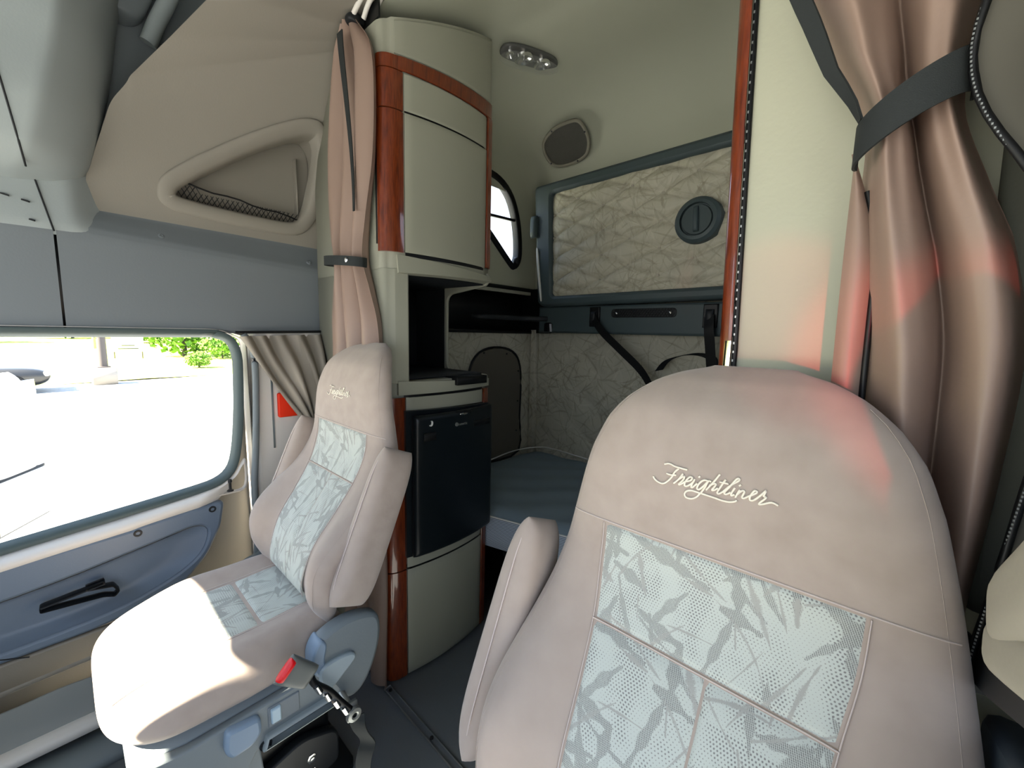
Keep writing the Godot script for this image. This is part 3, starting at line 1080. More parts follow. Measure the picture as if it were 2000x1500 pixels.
	var belts = [
		["black restraint belt hanging from the anchor left of the rail vent", [-0.50, 1.45, -2.045, -0.47, 1.41, -2.03, -0.43, 1.36, -2.04, -0.33, 1.27, -2.06, -0.22, 1.17, -2.08, -0.16, 1.08, -2.09, -0.12, 0.98, -2.10], -0.505],
		["black restraint belt hanging straight beside the wooden post", [0.115, 1.45, -2.045, 0.125, 1.38, -2.03, 0.13, 1.30, -2.05, 0.135, 1.20, -2.08, 0.12, 1.25, -2.12, 0.03, 1.265, -2.13, -0.09, 1.23, -2.13, -0.14, 1.17, -2.13], 0.115],
	]
	for k in 2:
		var bt = thing("restraint_belt", belts[k][0], "belt", Vector3.ZERO, "bunk restraint belts")
		b = B.new()
		b.box(Vector3(belts[k][2], 1.45, -2.065), Vector3(0.065, 0.11, 0.016), 0.005)
		obj("anchor_plate", b, M.black, bt)
		b = B.new()
		b.soft_box(Vector3(belts[k][2], 1.45, -2.05), Vector3(0.018, 0.030, 0.014), Basis(), 3.0, 10)
		obj("buckle", b, M.dark, bt)
		b = B.new()
		b.band(path(pts3(belts[k][1]), 5), [Vector3(0.022, 0.038, 0.008) if k == 0 else Vector3(0.045, 0.012, 0.008)], 0.003)
		obj("webbing", b, M.black, bt)

	# folded upper bunk
	var u = thing("folded_bunk", "upper bunk folded against the rear wall, its quilted underside facing out", "bunk")
	b = B.new()
	var outline = rounded([-0.955, 2.238, 0.95, 2.255, 0.95, 1.535, -0.86, 1.512, -0.905, 1.535], 0.03)
	b.slab(outline, fz(-2.13), 0.10, 0.018, rounded([-0.825, 2.175, 0.88, 2.19, 0.88, 1.59, -0.795, 1.575], 0.025))
	obj("frame", b, M.teal, u)
	b = B.new()
	b.grid(func(s, v):
		var x = lerpf(-0.835, 0.90, s)
		var y = lerpf(1.565, 2.20, v)
		var e = minf(1.0, minf(minf(s, 1.0 - s) * 18.0, minf(v, 1.0 - v) * 9.0))
		return Vector3(x, y, -2.062 + 0.036 * quilt(x + 0.81, y - 1.655, 0.165, 0.066) * (0.08 + 0.92 * e) + 0.003 * sin(x * 43.0 + y * 20.0) * sin(y * 37.0)), 240, 110)
	obj("quilted_panel", b, M.twig, u)
	for i in range(0, 7):
		for j in 5:
			var x = -0.81 + 0.165 * i
			var y = 1.655 + 0.132 * j + (0.066 if i % 2 else 0.0)
			if y > 2.15 or x > 0.2 or (absf(x - 0.043) < 0.1 and absf(y - 1.88) < 0.12):
				continue
			b = B.new()
			b.lathe([Vector2(0, 0.007), Vector2(0.006, 0.006), Vector2(0.010, 0.001), Vector2(0.010, -0.004)], Transform3D(Basis(), Vector3(x, y, -2.060)), 12)
			obj("button", b, M.pouch, u)
	var lt = B.new()
	lt.lathe([Vector2(0.0, 0.02), Vector2(0.064, 0.018), Vector2(0.068, 0.008), Vector2(0.072, 0.008), Vector2(0.074, 0.026), Vector2(0.088, 0.022), Vector2(0.102, 0.008), Vector2(0.106, -0.045)], Transform3D(Basis(), Vector3(0.043, 1.88, -2.010)), 48)
	var latch = obj("latch_dial", lt, M.teal, u)
	b = B.new()
	b.soft_box(Vector3(0.043, 1.88, -1.983), Vector3(0.011, 0.056, 0.016), Basis(Vector3(0, 0, 1), 0.06), 4.0, 12)
	obj("latch_grip", b, M.teal, latch)
	b = B.new()
	b.soft_box(Vector3(-0.935, 1.995, -2.02), Vector3(0.022, 0.065, 0.022), Basis(), 5.0, 12)
	obj("side_catch", b, M.teal, u)
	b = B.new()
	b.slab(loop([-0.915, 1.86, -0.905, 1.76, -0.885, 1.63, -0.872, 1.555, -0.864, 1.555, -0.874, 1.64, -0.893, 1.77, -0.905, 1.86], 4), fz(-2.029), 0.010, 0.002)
	obj("painted_light_strip", b, M.white, u)  # white sliver painted in for window light falling on the bunk edge

	# speaker grille and ceiling lamp
	var sp = thing("speaker", "rounded speaker grille on the sleeper ceiling above the folded bunk", "speaker")
	var ex = Vector3(0.259, 0.061, 0.016).normalized()
	var ez = Vector3(0.0054, -0.0292, 0.0242).normalized()
	var xf = Transform3D(Basis(ex, ez.cross(ex).normalized(), ez), Vector3(-0.765, 2.455, -2.072) + ez * 0.035)
	var so = loop([-0.107, 0.066, -0.07, 0.096, 0.018, 0.114, 0.108, 0.098, 0.162, 0.070, 0.172, 0.01, 0.150, -0.065, 0.093, -0.118, 0.01, -0.122, -0.087, -0.092, -0.128, -0.045, -0.128, 0.02], 4)
	b = B.new()
	b.slab(so, xf, 0.018, 0.006, B.inset(B.ccw(so), 0.018))
	obj("bezel", b, mat(Color(0.50, 0.485, 0.43), 0.8), sp)
	b = B.new()
	b.slab(B.inset(B.ccw(so), 0.017), xf, 0.010, 0.002)
	obj("grille", b, M.mesh, sp)
	for s in [[0.0, 0.104], [0.158, 0.0], [-0.118, -0.04], [0.03, -0.112]]:
		screw(sp, xf * Vector3(s[0], s[1], 0.017), ez, 0.005, M.dark)

	var lp = thing("ceiling_lamp", "clear oval ceiling lamp with two chrome reflectors", "lamp")
	var lz = Vector3(0.0, -1.0, -0.16).normalized()
	var lx = Vector3(0.17, 0.03, -0.98)
	lx = (lx - lz * lx.dot(lz)).normalized()
	var lf = Transform3D(Basis(lx, lz.cross(lx), lz), Vector3(-0.545, 2.556, -1.482))
	b = B.new()
	var lo = loop([-0.155, 0.012, -0.12, 0.05, 0.0, 0.06, 0.11, 0.048, 0.165, 0.0, 0.11, -0.05, 0.0, -0.06, -0.12, -0.045], 5)
	b.slab(lo, lf, 0.012, 0.004)
	obj("housing", b, mat(Color(0.32, 0.32, 0.31), 0.25), lp)
	for c in [[-0.105, 0.022], [-0.03, 0.042], [0.075, 0.038]]:
		b = B.new()
		var seg = 20
		b.lathe([Vector2(0.004, 0.012), Vector2(c[1] * 0.5, 0.013), Vector2(c[1] * 0.8, 0.018), Vector2(c[1], 0.026), Vector2(c[1] * 1.05, 0.012)], lf * Transform3D(Basis(), Vector3(c[0], 0, 0)), seg)
		b.lathe([Vector2(0, 0.024), Vector2(0.005, 0.022), Vector2(0.006, 0.012)], lf * Transform3D(Basis(), Vector3(c[0], 0, 0)), 10)
		obj("reflector", b, M.chrome, lp)
	b = B.new()
	b.slab(lo, lf * Transform3D(Basis(), Vector3(0, 0, 0.030)), 0.004, 0.001)
	obj("lens", b, M.lens, lp)

	# lower bunk
	var m = thing("mattress", "blue-grey bunk mattress with a finely striped front edge", "mattress")
	b = B.new()
	var front = func(x: float): return -1.268 - 0.30 * clampf(x + 0.56, 0.0, 0.6) * 0.85
	b.grid(func(s, v):
		var x = lerpf(-1.05, 1.05, s)
		var z = lerpf(-2.19, front.call(x), v)
		var e = minf(1.0, minf(s, 1.0 - s) * 22.0) * minf(1.0, (1.0 - v) * 16.0 + 0.0)
		var y: float = 0.508 + 0.032 * sqrt(maxf(0.0, e)) + 0.006 * sin(x * 21.0 + z * 9.0) * sin(z * 17.0 + x * 4.0) + 0.01 * sin(v * PI)
		return Vector3(x, y, z), 90, 60)
	obj("top", b, M.mattress, m)
	b = B.new()
	b.grid(func(s, v):
		var x = lerpf(-1.05, 1.05, s)
		return Vector3(x, lerpf(0.365, 0.513, v), front.call(x) + 0.016 * sin(v * PI)), 80, 10)
	obj("front_edge", b, M.stripe, m)
	b = B.new()
	b.box(Vector3(0, 0.44, -1.78), Vector3(2.08, 0.13, 0.72), 0.01)
	obj("core", b, M.mattress, m)
	b = B.new()
	var pp = []
	for i in 30:
		var x = lerpf(-1.05, 1.05, i / 29.0)
		pp.append(Vector3(x, 0.512, front.call(x) + 0.003))
	b.tube(pp, 0.004, 6)
	b.tube(path(pts3([-1.04, 0.515, -1.30, -1.045, 0.54, -1.7, -1.04, 0.565, -2.0, -0.96, 0.575, -2.17, -0.84, 0.58, -2.19, -0.6, 0.57, -2.195, 0.0, 0.55, -2.195]), 6), 0.004, 6)
	obj("piping", b, M.white, m)
	var base = struct("trim_8", "dark base under the lower bunk")
	b = B.new()
	b.box(Vector3(0, 0.355, -1.78), Vector3(2.12, 0.03, 0.80), 0.004)
	b.box(Vector3(0, 0.18, -1.86), Vector3(2.12, 0.36, 0.60), 0.004)
	obj("bunk_base", b, M.black, base)
	var bin = thing("storage_bin", "rounded blue-grey bin standing under the mattress", "bin")
	b = B.new()
	b.soft_box(Vector3(-0.42, 0.155, -1.44), Vector3(0.11, 0.15, 0.09), Basis(), 8.0, 14)
	obj("tub", b, mat(Color(0.27, 0.31, 0.35), 0.5), bin)
	b = B.new()
	b.soft_box(Vector3(-0.42, 0.302, -1.44), Vector3(0.115, 0.014, 0.095), Basis(), 8.0, 12)
	obj("lid", b, M.dark, bin)


# ---------------------------------------------------------------- cabinet behind the passenger seat
func face(z: float) -> float:
	return -0.535 + 0.034 * (1.0 - pow((z + 1.005) / 0.245, 2.0))

func face_panel(z0: float, z1: float, lo: Callable, hi: Callable, out: float, th: float) -> B:
	var b = B.new()
	b.shell(func(u, v):
		var z = lerpf(z0, z1, u)
		var y: float = lerpf(lo.call(z), hi.call(z), v)
		var ed = minf(minf(u, 1.0 - u) * absf(z1 - z0), minf(v, 1.0 - v) * 0.8)
		return Vector3(face(z) + out - 0.004 * pow(clampf(1.0 - ed / 0.006, 0.0, 1.0), 2.0), y, z), 26, 40, th)
	return b

func lin(a: float, c: float) -> Callable:      # height from the front edge to the rear edge of the face
	return func(z): return lerpf(a, c, (-z - 0.765) / 0.48)

func plan(z0: float, z1: float, inset: float) -> PackedVector2Array:
	var p = PackedVector2Array([Vector2(-1.06, z0)])
	var corner = z0 > -0.77
	if corner:
		for k in 5:
			var a = PI / 2.0 * k / 4.0
			p.append(Vector2(-0.568 - inset + 0.028 * sin(a), z0 - 0.028 + 0.028 * cos(a)))
	for i in 11:
		var z = lerpf(z0 - (0.035 if corner else 0.0), z1, i / 10.0)
		p.append(Vector2(face(z) - inset, z))
	p.append(Vector2(-1.06, z1))
	return p

func build_cabinet():
	var c = thing("cabinet", "tall beige cabinet with cherry wood trim behind the passenger seat", "cabinet")
	var b = B.new()
	b.slab(plan(-0.757, -1.25, 0.014), fy(0.0), 1.165, 0.003)
	obj("lower_carcass", b, M.beige, c)
	# upper carcass with a top that rises towards the back
	b = B.new()
	var pl = plan(-0.757, -1.25, 0.006)
	var top = func(q: Vector2): return lin(2.335, 2.505).call(q.y) - 0.02 * pow(clampf((-0.80 - -q.y * -1.0) * 1.0, 0.0, 1.0), 2.0)
	var n = pl.size()
	for i in n:
		var k = (i + 1) % n
		var t0: float = lin(2.332, 2.502).call(pl[i].y)
		var t1: float = lin(2.332, 2.502).call(pl[k].y)
		b.quad(Vector3(pl[i].x, 1.555, pl[i].y), Vector3(pl[k].x, 1.555, pl[k].y), Vector3(pl[k].x, t1, pl[k].y), Vector3(pl[i].x, t0, pl[i].y), 2)
	var ix = Geometry2D.triangulate_polygon(pl)
	for i in range(0, ix.size(), 3):
		b.tri(Vector3(pl[ix[i]].x, 1.555, pl[ix[i]].y), Vector3(pl[ix[i + 1]].x, 1.555, pl[ix[i + 1]].y), Vector3(pl[ix[i + 2]].x, 1.555, pl[ix[i + 2]].y), 3)
		var tp = []
		for j in 3:
			var q = pl[ix[i + j]]
			tp.append(Vector3(q.x, lin(2.332, 2.502).call(q.y), q.y))
		b.tri(tp[0], tp[1], tp[2], 4)
	obj("upper_carcass", b, M.beige, c)
	# the open niche between them
	b = B.new()
	b.slab(plan(-0.757, -0.842, 0.002), fy(1.16), 0.40, 0.003)
	obj("niche_post", b, M.beige, c)
	b = B.new()
	b.shell(func(u, v):
		var z = lerpf(-0.80, -1.258, u)
		var y: float = lerpf(1.545 + 0.016 * u, 1.606 - 0.024 * u, v)
		return Vector3(face(z) + 0.003 + 0.008 * (1.0 - v), y, z), 20, 6, 0.03)
	obj("niche_lip", b, M.beige, c)
	b = B.new()
	b.shell(func(u, v):
		var z = lerpf(-0.80, -1.258, u)
		var y: float = lerpf(1.118, 1.168 - 0.018 * u, v)
		return Vector3(face(z) + 0.004, y, z), 20, 6, 0.03)
	obj("niche_sill", b, M.beige, c)
	b = B.new()
	b.slab(rounded([-1.06, 1.14, -0.53, 1.14, -0.53, 1.168, -0.80, 1.172, -0.80, 1.515, -0.53, 1.545, -0.53, 1.60, -1.06, 1.60], 0.04, 5), fz(-1.25), 0.014, 0.003, PackedVector2Array())
	obj("niche_rear_frame", b, M.beige, c)
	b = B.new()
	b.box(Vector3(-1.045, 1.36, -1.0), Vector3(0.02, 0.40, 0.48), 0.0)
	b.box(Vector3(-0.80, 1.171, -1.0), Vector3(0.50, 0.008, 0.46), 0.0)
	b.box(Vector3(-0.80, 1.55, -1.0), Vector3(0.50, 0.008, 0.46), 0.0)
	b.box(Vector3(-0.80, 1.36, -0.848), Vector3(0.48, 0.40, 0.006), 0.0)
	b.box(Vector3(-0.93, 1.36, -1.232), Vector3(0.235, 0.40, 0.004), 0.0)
	obj("niche_shade_liner", b, M.dark, c)  # dark plastic, its colour also holding the gloom of the unlit niche
	for i in 2:
		for j in 3:
			b = B.new()
			var oc = PackedVector2Array()
			for k in 8:
				oc.append(Vector2(-0.95 - 0.14 * i + 0.066 * cos(PI / 8.0 + k * PI / 4.0), 1.235 + 0.125 * j + 0.058 * sin(PI / 8.0 + k * PI / 4.0)))
			b.slab(oc, fx(-1.036), 0.008, 0.003)
			obj("liner_tile", b, M.dark, c)
	b = B.new()
	b.box(Vector3(-0.535, 1.155, -1.12), Vector3(0.10, 0.032, 0.165), 0.004)
	obj("outlet_box", b, M.black, c)
	# top cap, and a black strip painted as shade in the gap above
	obj("crown_panel", face_panel(-0.80, -1.246, lin(2.235, 2.262), lin(2.322, 2.490), 0.003, 0.012), M.beige, c)
	b = B.new()
	b.slab(poly([-1.06, 2.31, -0.55, 2.335, -0.55, 2.40, -1.06, 2.40]), fz(-0.765), 0.006, 0.0)
	obj("painted_gap_shade", b, M.black, c)
	# wood: band over the door, column at the corner, strip at the far edge
	obj("wood_band", face_panel(-0.80, -1.248, lin(2.188, 2.198), lin(2.228, 2.255), 0.007, 0.014), M.wood, c)
	for seg in [[2.188, 2.228], [2.068, 2.185], [1.614, 2.064], [0.452, 1.109], [0.008, 0.447]]:
		b = B.new()
		b.shell(func(u, v):
			var a: float = u * PI / 2.0
			var y: float = lerpf(seg[0], seg[1], v)
			return Vector3(-0.566 + 0.046 * sin(a) + 0.002, y, -0.825 + 0.072 * pow(cos(a), 0.8)), 14, 4, 0.012)
		obj("wood_column", b, M.wood, c)
	for seg in [[1.614, 2.20], [0.008, 1.109]]:
		b = face_panel(-1.216, -1.251, lin(seg[0], seg[0]), lin(seg[1], seg[1]), 0.008, 0.014)
		obj("wood_strip", b, M.wood, c)
	# doors
	for gy in [[2.055, 2.090], [1.603, 1.622], [1.100, 1.120], [0.440, 0.462]]:
		obj("door_gap_shade", face_panel(-0.826, -1.22, lin(gy[0], gy[0]), lin(gy[1], gy[1]), -0.004, 0.004), M.black, c)  # black strips painted in as the shade inside the door gaps
	obj("flap_panel", face_panel(-0.829, -1.214, lin(2.070, 2.080), lin(2.186, 2.196), 0.004, 0.014), M.beige, c)
	var door = obj("upper_door", face_panel(-0.829, -1.214, lin(1.616, 1.613), lin(2.063, 2.073), 0.006, 0.016), M.beige, c)
	b = B.new()
	b.box(Vector3(-0.572, 1.85, -0.756), Vector3(0.010, 0.42, 0.006), 0.002)
	obj("door_hinge", b, M.black, door)
	obj("drawer_front", face_panel(-0.829, -1.214, lin(1.062, 1.05), lin(1.109, 1.106), 0.003, 0.012), M.beige, c)
	obj("fridge_sill", face_panel(-0.829, -1.214, lin(0.455, 0.452), lin(0.503, 0.508), 0.004, 0.012), M.beige, c)
	obj("lower_door", face_panel(-0.829, -1.214, lin(0.012, 0.012), lin(0.447, 0.444), 0.006, 0.016), M.beige, c)

	var f = thing("fridge", "small black refrigerator built into the beige cabinet", "refrigerator")
	b = B.new()
	b.shell(func(u, v):
		var z = lerpf(-0.816, -1.236, u)
		var y: float = lerpf(0.505, lerpf(1.062, 1.048, u), v)
		return Vector3(face(z) + 0.020, y, z), 20, 4, 0.030)
	obj("surround", b, M.fridge, f)
	b = B.new()
	b.pillow(func(u, w, s):
		var z = -1.030 - u * 0.200
		return Vector3(face(z) + 0.038 + s * 0.018, 0.778 + w * 0.268, z), 24, 24, 40.0)
	var fd = obj("door", b, M.fridge, f)
	b = B.new()
	b.box(Vector3(-0.452, 0.967, -0.925), Vector3(0.004, 0.030, 0.135), 0.002)
	obj("grip_recess", b, M.black, fd)
	b = B.new()
	b.box(Vector3(-0.452, 0.985, -1.13), Vector3(0.004, 0.024, 0.12), 0.002)
	obj("grip_recess", b, M.black, fd)
	b = B.new()
	b.box(Vector3(-0.458, 1.036, -1.045), Vector3(0.018, 0.016, 0.085), 0.005)
	obj("latch", b, M.black, fd)
	b = B.new()
	b.soft_box(Vector3(-0.447, 1.033, -1.042), Vector3(0.004, 0.004, 0.020), Basis(), 3.0, 8)
	obj("latch_light", b, M.chrome, fd)
	b = B.new()
	var em = fx(-0.448)
	b.slab(rect(-0.905, 1.003, -0.867, 1.025), Transform3D(em.basis, Vector3(-0.460, 0, 0)), 0.010, 0.001, rect(-0.9035, 1.0045, -0.8685, 1.0235))
	obj("badge_frame", b, M.alu, fd)
	b = B.new()
	var moon = PackedVector2Array()
	for k in 13:
		var a = lerpf(-2.2, 0.9, k / 12.0)
		moon.append(Vector2(-0.888 + 0.010 * -cos(a) * 0.9, 1.016 + 0.011 * sin(a)))
	for k in 13:
		var a = lerpf(0.9, -2.2, k / 12.0)
		moon.append(Vector2(-0.885 + 0.008 * -cos(a) * 0.7, 1.018 + 0.009 * sin(a)))
	b.slab(moon, Transform3D(em.basis, Vector3(-0.459, 0, 0)), 0.010, 0.0)
	obj("badge_mark", b, M.white, fd)
	var tm = TextMesh.new()
	tm.text = "Dometic"
	tm.font_size = 16
	tm.pixel_size = 0.0008
	tm.depth = 0.002
	tm.material = M.alu
	var to = MeshInstance3D.new()
	to.name = "lettering"
	to.mesh = tm
	to.transform = Transform3D(Basis(Vector3(0, 0, -1), Vector3(0, 1, 0), Vector3(1, 0, 0)), Vector3(-0.4425, 0.996, -1.03))
	fd.add_child(to, true)
	b = B.new()
	b.lathe([Vector2(0, 0.006), Vector2(0.007, 0.005), Vector2(0.008, 0.0)], Transform3D(Basis(), Vector3(-0.446, 0.9965, -1.004)) * Transform3D(Basis(Vector3(0, 0, -1), Vector3(0, 1, 0), Vector3(1, 0, 0)), Vector3.ZERO), 12)
	obj("badge_dot", b, M.alu, fd)


# ---------------------------------------------------------------- bulkhead behind the driver seat
func build_bulkhead():
	var c = thing("wardrobe", "pale sage vinyl wardrobe side with a cherry wood post", "wardrobe")
	var b = B.new()
	b.slab(poly([0.540, 0.01, 1.06, 0.01, 1.06, 2.22, 0.515, 2.22, 0.540, 1.33]), fz(-0.86), 0.04, 0.0)
	obj("side_panel", b, M.sage, c)
	b = B.new()
	b.box(Vector3(0.80, 1.1, -1.03), Vector3(0.50, 2.16, 0.34), 0.0)
	obj("carcass", b, M.beige, c)
	b = B.new()
	b.shell(func(u, v):
		var a: float = lerpf(0.0, 1.25, u) * PI / 2.0
		var y: float = lerpf(0.01, 2.24, v)
		return Vector3(0.5405 - 0.023 * sin(a) - 0.0259 * maxf(0.0, y - 1.33), y, -0.838 + 0.026 * cos(a)), 16, 24, 0.003)
	obj("wood_post", b, M.wood, c)
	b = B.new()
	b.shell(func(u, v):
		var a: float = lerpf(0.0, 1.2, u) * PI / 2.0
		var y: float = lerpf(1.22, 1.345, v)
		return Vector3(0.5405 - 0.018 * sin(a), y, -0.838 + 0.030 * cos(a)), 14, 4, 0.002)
	obj("added_reflection", b, M.chrome, c)  # chrome band added to imitate a window reflected in the post
	b = B.new()
	b.slab(poly([0.535, 0.01, 0.549, 0.01, 0.549, 1.33, 0.5255, 2.24, 0.5175, 2.24, 0.541, 1.33]), fz(-0.84), 0.026, 0.002)
	obj("edge_gasket", b, M.black, c)
	b = B.new()
	for i in 76:
		var y = 1.0 + 0.0155 * i
		b.box(Vector3(0.5435 - 0.0259 * maxf(0.0, y - 1.33), y, -0.8135), Vector3(0.0022, 0.004, 0.002), 0.0)
	var dots = obj("gasket_stitching", b, M.alu, c)
	dots.set_meta("kind", "stuff")

	var p = struct("trim_9", "grey-green padded panel on the driver side wall")
	b = B.new()
	b.slab(rounded([0.845, 1.0, 1.08, 1.0, 1.08, 2.5, 0.80, 2.5], 0.03), fz(-0.815), 0.05, 0.02)
	obj("pad", b, mat(Color(0.32, 0.325, 0.29), 0.85, 0.02, 600), p)


# ---------------------------------------------------------------- curtains
func drape(lx: Array, rx: Array, y0: float, y1: float, z0: float, amp: float, folds: float, nu: int, nv: int, phase := 0.0, th := 0.0012) -> B:
	var b = B.new()
	b.shell(func(u, v):
		var y = lerpf(y0, y1, v)
		var x = lerpf(tab(lx, y), tab(rx, y), u)
		var wid = absf(tab(rx, y) - tab(lx, y))
		var w = u + 0.035 * sin(y * 3.1 + phase) * sin(u * PI)
		var sn = sin(PI * (folds * w + phase))
		var k = sqrt(sn * sn + 0.016) - 0.126
		var z = amp * (pow(k, 0.7) - 0.5) + amp * 0.10 * sin(w * folds * 7.0 + y * 3.0) + 0.004 * sin(y * 7.0 + u * 9.0) + 0.007 * sin(u * 31.0 + 1.3 * sin(y * 5.0)) * exp(-absf(y - 1.60) * 5.5)
		return Vector3(x, y, z0 + z), nu, nv, th)
	return b

func build_curtains():
	var t = thing("privacy_curtain", "dusty pink curtain tied back beside the tall cabinet on the passenger side", "curtain", Vector3.ZERO, "privacy curtains between cab and sleeper")
	var lx = [0.01, -0.80, 0.6, -0.82, 1.35, -0.873, 1.5, -0.855, 1.585, -0.832, 1.68, -0.850, 1.986, -0.836, 2.2, -0.805, 2.30, -0.775, 2.36, -0.72]
	var rx = [0.01, -0.512, 0.6, -0.505, 1.2, -0.525, 1.38, -0.535, 1.5, -0.575, 1.585, -0.606, 1.70, -0.590, 1.9, -0.545, 2.15, -0.535, 2.26, -0.560, 2.36, -0.645]
	var b = drape(lx, rx, 0.012, 2.36, -0.726, 0.040, 3.0, 90, 90, 0.15)
	obj("cloth", b, M.curtain, t)
	b = B.new()
	b.shell(func(u, v):
		var y = lerpf(1.74, 2.30, v)
		var x = tab([1.74, -0.622, 1.9, -0.632, 2.1, -0.655, 2.31, -0.682], y)
		return Vector3(x + 0.036 * u * (0.3 + 0.7 * v), y, -0.690 + 0.006 * sin(y * 6.0)), 4, 24, 0.003)
	obj("fastening_strip", b, M.webbing, t)
	b = B.new()
	b.shell(func(u, v):
		var a: float = u * TAU
		return Vector3(-0.720 + 0.124 * cos(a), lerpf(1.570, 1.602, v) - 0.012 * cos(a), -0.712 + 0.048 * sin(a)), 40, 3, 0.003)
	obj("tie_strap", b, M.webbing, t)
	screw(t, Vector3(-0.632, 1.580, -0.674), Vector3(0.3, 0, 1), 0.008, M.chrome)

	t = thing("privacy_curtain", "dusty pink curtain tied back behind the driver seat, zip along its edge", "curtain", Vector3.ZERO, "privacy curtains between cab and sleeper")
	lx = [0.5, 0.78, 1.0, 0.765, 1.2, 0.738, 1.33, 0.722, 1.46, 0.705, 1.56, 0.698, 1.625, 0.694, 1.70, 0.662, 1.81, 0.620, 2.05, 0.56, 2.35, 0.52]
	rx = [0.5, 0.85, 1.0, 0.858, 1.2, 0.870, 1.35, 0.872, 1.46, 0.850, 1.55, 0.815, 1.635, 0.787, 1.72, 0.790, 1.81, 0.795, 2.05, 0.84, 2.35, 0.92]
	b = drape(lx, rx, 0.55, 2.36, -0.735, 0.070, 2.0, 120, 110, 0.0)
	obj("cloth", b, M.curtain, t)
	# hanging edge behind the main fall, with its zip
	b = B.new()
	b.shell(func(u, v):
		var y = lerpf(0.9, 1.60, v)
		var w = 0.034 * sin(clampf((1.60 - y) / 0.16, 0.0, 1.0) * PI / 2.0)
		return Vector3(0.692 + w * u - 0.004 * sin(y * 5.0), y, -0.752 + 0.012 * sin(u * PI)), 8, 30, 0.003)
	obj("loose_edge", b, M.curtain, t)
	b = B.new()
	var zp = []
	for i in 24:
		var y = lerpf(0.9, 1.55, i / 23.0)
		zp.append(Vector3(0.694 + 0.034 * sin(clampf((1.60 - y) / 0.16, 0.0, 1.0) * PI / 2.0) - 0.004 * sin(y * 5.0), y, -0.750))
	b.tube(zp, 0.004, 6)
	obj("zip", b, M.black, t)
	b = B.new()
	b.shell(func(u, v):
		var y = lerpf(1.628, 2.33, v)
		var x = tab([1.628, 0.692, 1.70, 0.660, 1.81, 0.618, 2.05, 0.558, 2.33, 0.52], y)
		var wd = tab([1.628, 0.003, 1.66, 0.010, 1.70, 0.015, 1.75, 0.019, 1.85, 0.022, 2.33, 0.023], y)
		return Vector3(x + 0.004 - wd * u, y, -0.702 - 0.012 * u), 4, 30, 0.003)
	obj("fastening_strip", b, M.webbing, t)
	# olive lining turned out at the wall side, with the long zip
	b = B.new()
	var le = [0.9, 0.850, 1.1, 0.862, 1.3, 0.878, 1.42, 0.872, 1.52, 0.838, 1.60, 0.797, 1.66, 0.783, 1.72, 0.790, 1.78, 0.800, 1.9, 0.82, 2.3, 0.93]
	b.shell(func(u, v):
		var y = lerpf(0.95, 2.3, v)
		var wd = tab([0.95, 0.08, 1.3, 0.07, 1.5, 0.09, 1.58, 0.09, 1.65, 0.08, 1.75, 0.10, 2.3, 0.12], y)
		return Vector3(tab(le, y) + wd * u, y, -0.682 - 0.05 * u + 0.012 * sin(u * PI) + 0.004 * sin(y * 30.0)), 12, 80, 0.003)
	obj("lining", b, M.lining, t)
	b = B.new()
	zp = []
	for i in 60:
		var y = lerpf(0.95, 2.3, i / 59.0)
		zp.append(Vector3(tab(le, y), y, -0.676 + 0.004 * sin(y * 30.0)))
	b.tube(zp, 0.0042, 6)
	obj("zip", b, M.black, t)
	b = B.new()
	for i in 230:
		var y = lerpf(0.96, 2.0, i / 229.0)
		b.box(Vector3(tab(le, y) - 0.002, y, -0.6722), Vector3(0.0016, 0.0022, 0.0012), 0.0)
	var teeth = obj("zip_teeth", b, M.alu, t)
	teeth.set_meta("kind", "stuff")
	b = B.new()
	b.shell(func(u, v):
		var a: float = lerpf(-0.25, PI + 0.3, u)
		return Vector3(0.741 + 0.049 * cos(a), lerpf(1.600, 1.648, v) + 0.028 * cos(a), -0.716 + 0.046 * sin(a)), 44, 3, 0.003)
	obj("tie_strap", b, M.webbing, t)

	var r = thing("curtain_track", "triple pale curtain track running across the ceiling", "curtain track")
	for k in 3:
		b = B.new()
		b.tube(path(pts3([-0.66 + 0.04 * k, 2.352 - 0.002 * k, -0.722 - 0.024 * k, -0.55, 2.392, -0.722 - 0.024 * k, -0.3, 2.425, -0.722 - 0.024 * k, 0.3, 2.43, -0.722 - 0.024 * k, 0.9, 2.38, -0.722 - 0.024 * k]), 6), 0.008, 8)
		obj("rail", b, M.cream, r)
	b = B.new()
	b.soft_box(Vector3(-0.655, 2.352, -0.735), Vector3(0.022, 0.014, 0.03), Basis(), 4.0, 10)
	obj("end_stop", b, M.dark, r)


# ---------------------------------------------------------------- seats
const UPV := Vector3(0, 0.9563, -0.2922)
const OUTV := Vector3(0, 0.2922, 0.9563)
const HALF := [-0.03, 0.245, 0.04, 0.276, 0.12, 0.283, 0.20, 0.290, 0.28, 0.285, 0.36, 0.275, 0.44, 0.262, 0.53, 0.243, 0.615, 0.222, 0.67, 0.202, 0.71, 0.176, 0.742, 0.144, 0.767, 0.105, 0.786, 0.058]
const FRONT := [-0.03, 0.005, 0.05, 0.018, 0.15, 0.012, 0.25, -0.022, 0.35, -0.05, 0.44, -0.052, 0.52, -0.032, 0.60, -0.012, 0.69, -0.012, 0.75, -0.035, 0.786, -0.06]
const WING := [-0.03, 0.02, 0.05, 0.045, 0.12, 0.060, 0.20, 0.052, 0.30, 0.026, 0.40, 0.006, 0.50, 0.0, 0.764, 0.0]

func back_pt(x: float, v: float, off := 0.0) -> Vector3:
	var un = clampf(absf(x) / tab(HALF, v), 0.0, 1.0)
	var d = tab(FRONT, v) + tab(WING, v) * smoothstep(0.45, 0.92, un)
	return Vector3(x, 0.58, 0) + UPV * v + OUTV * (d + off)

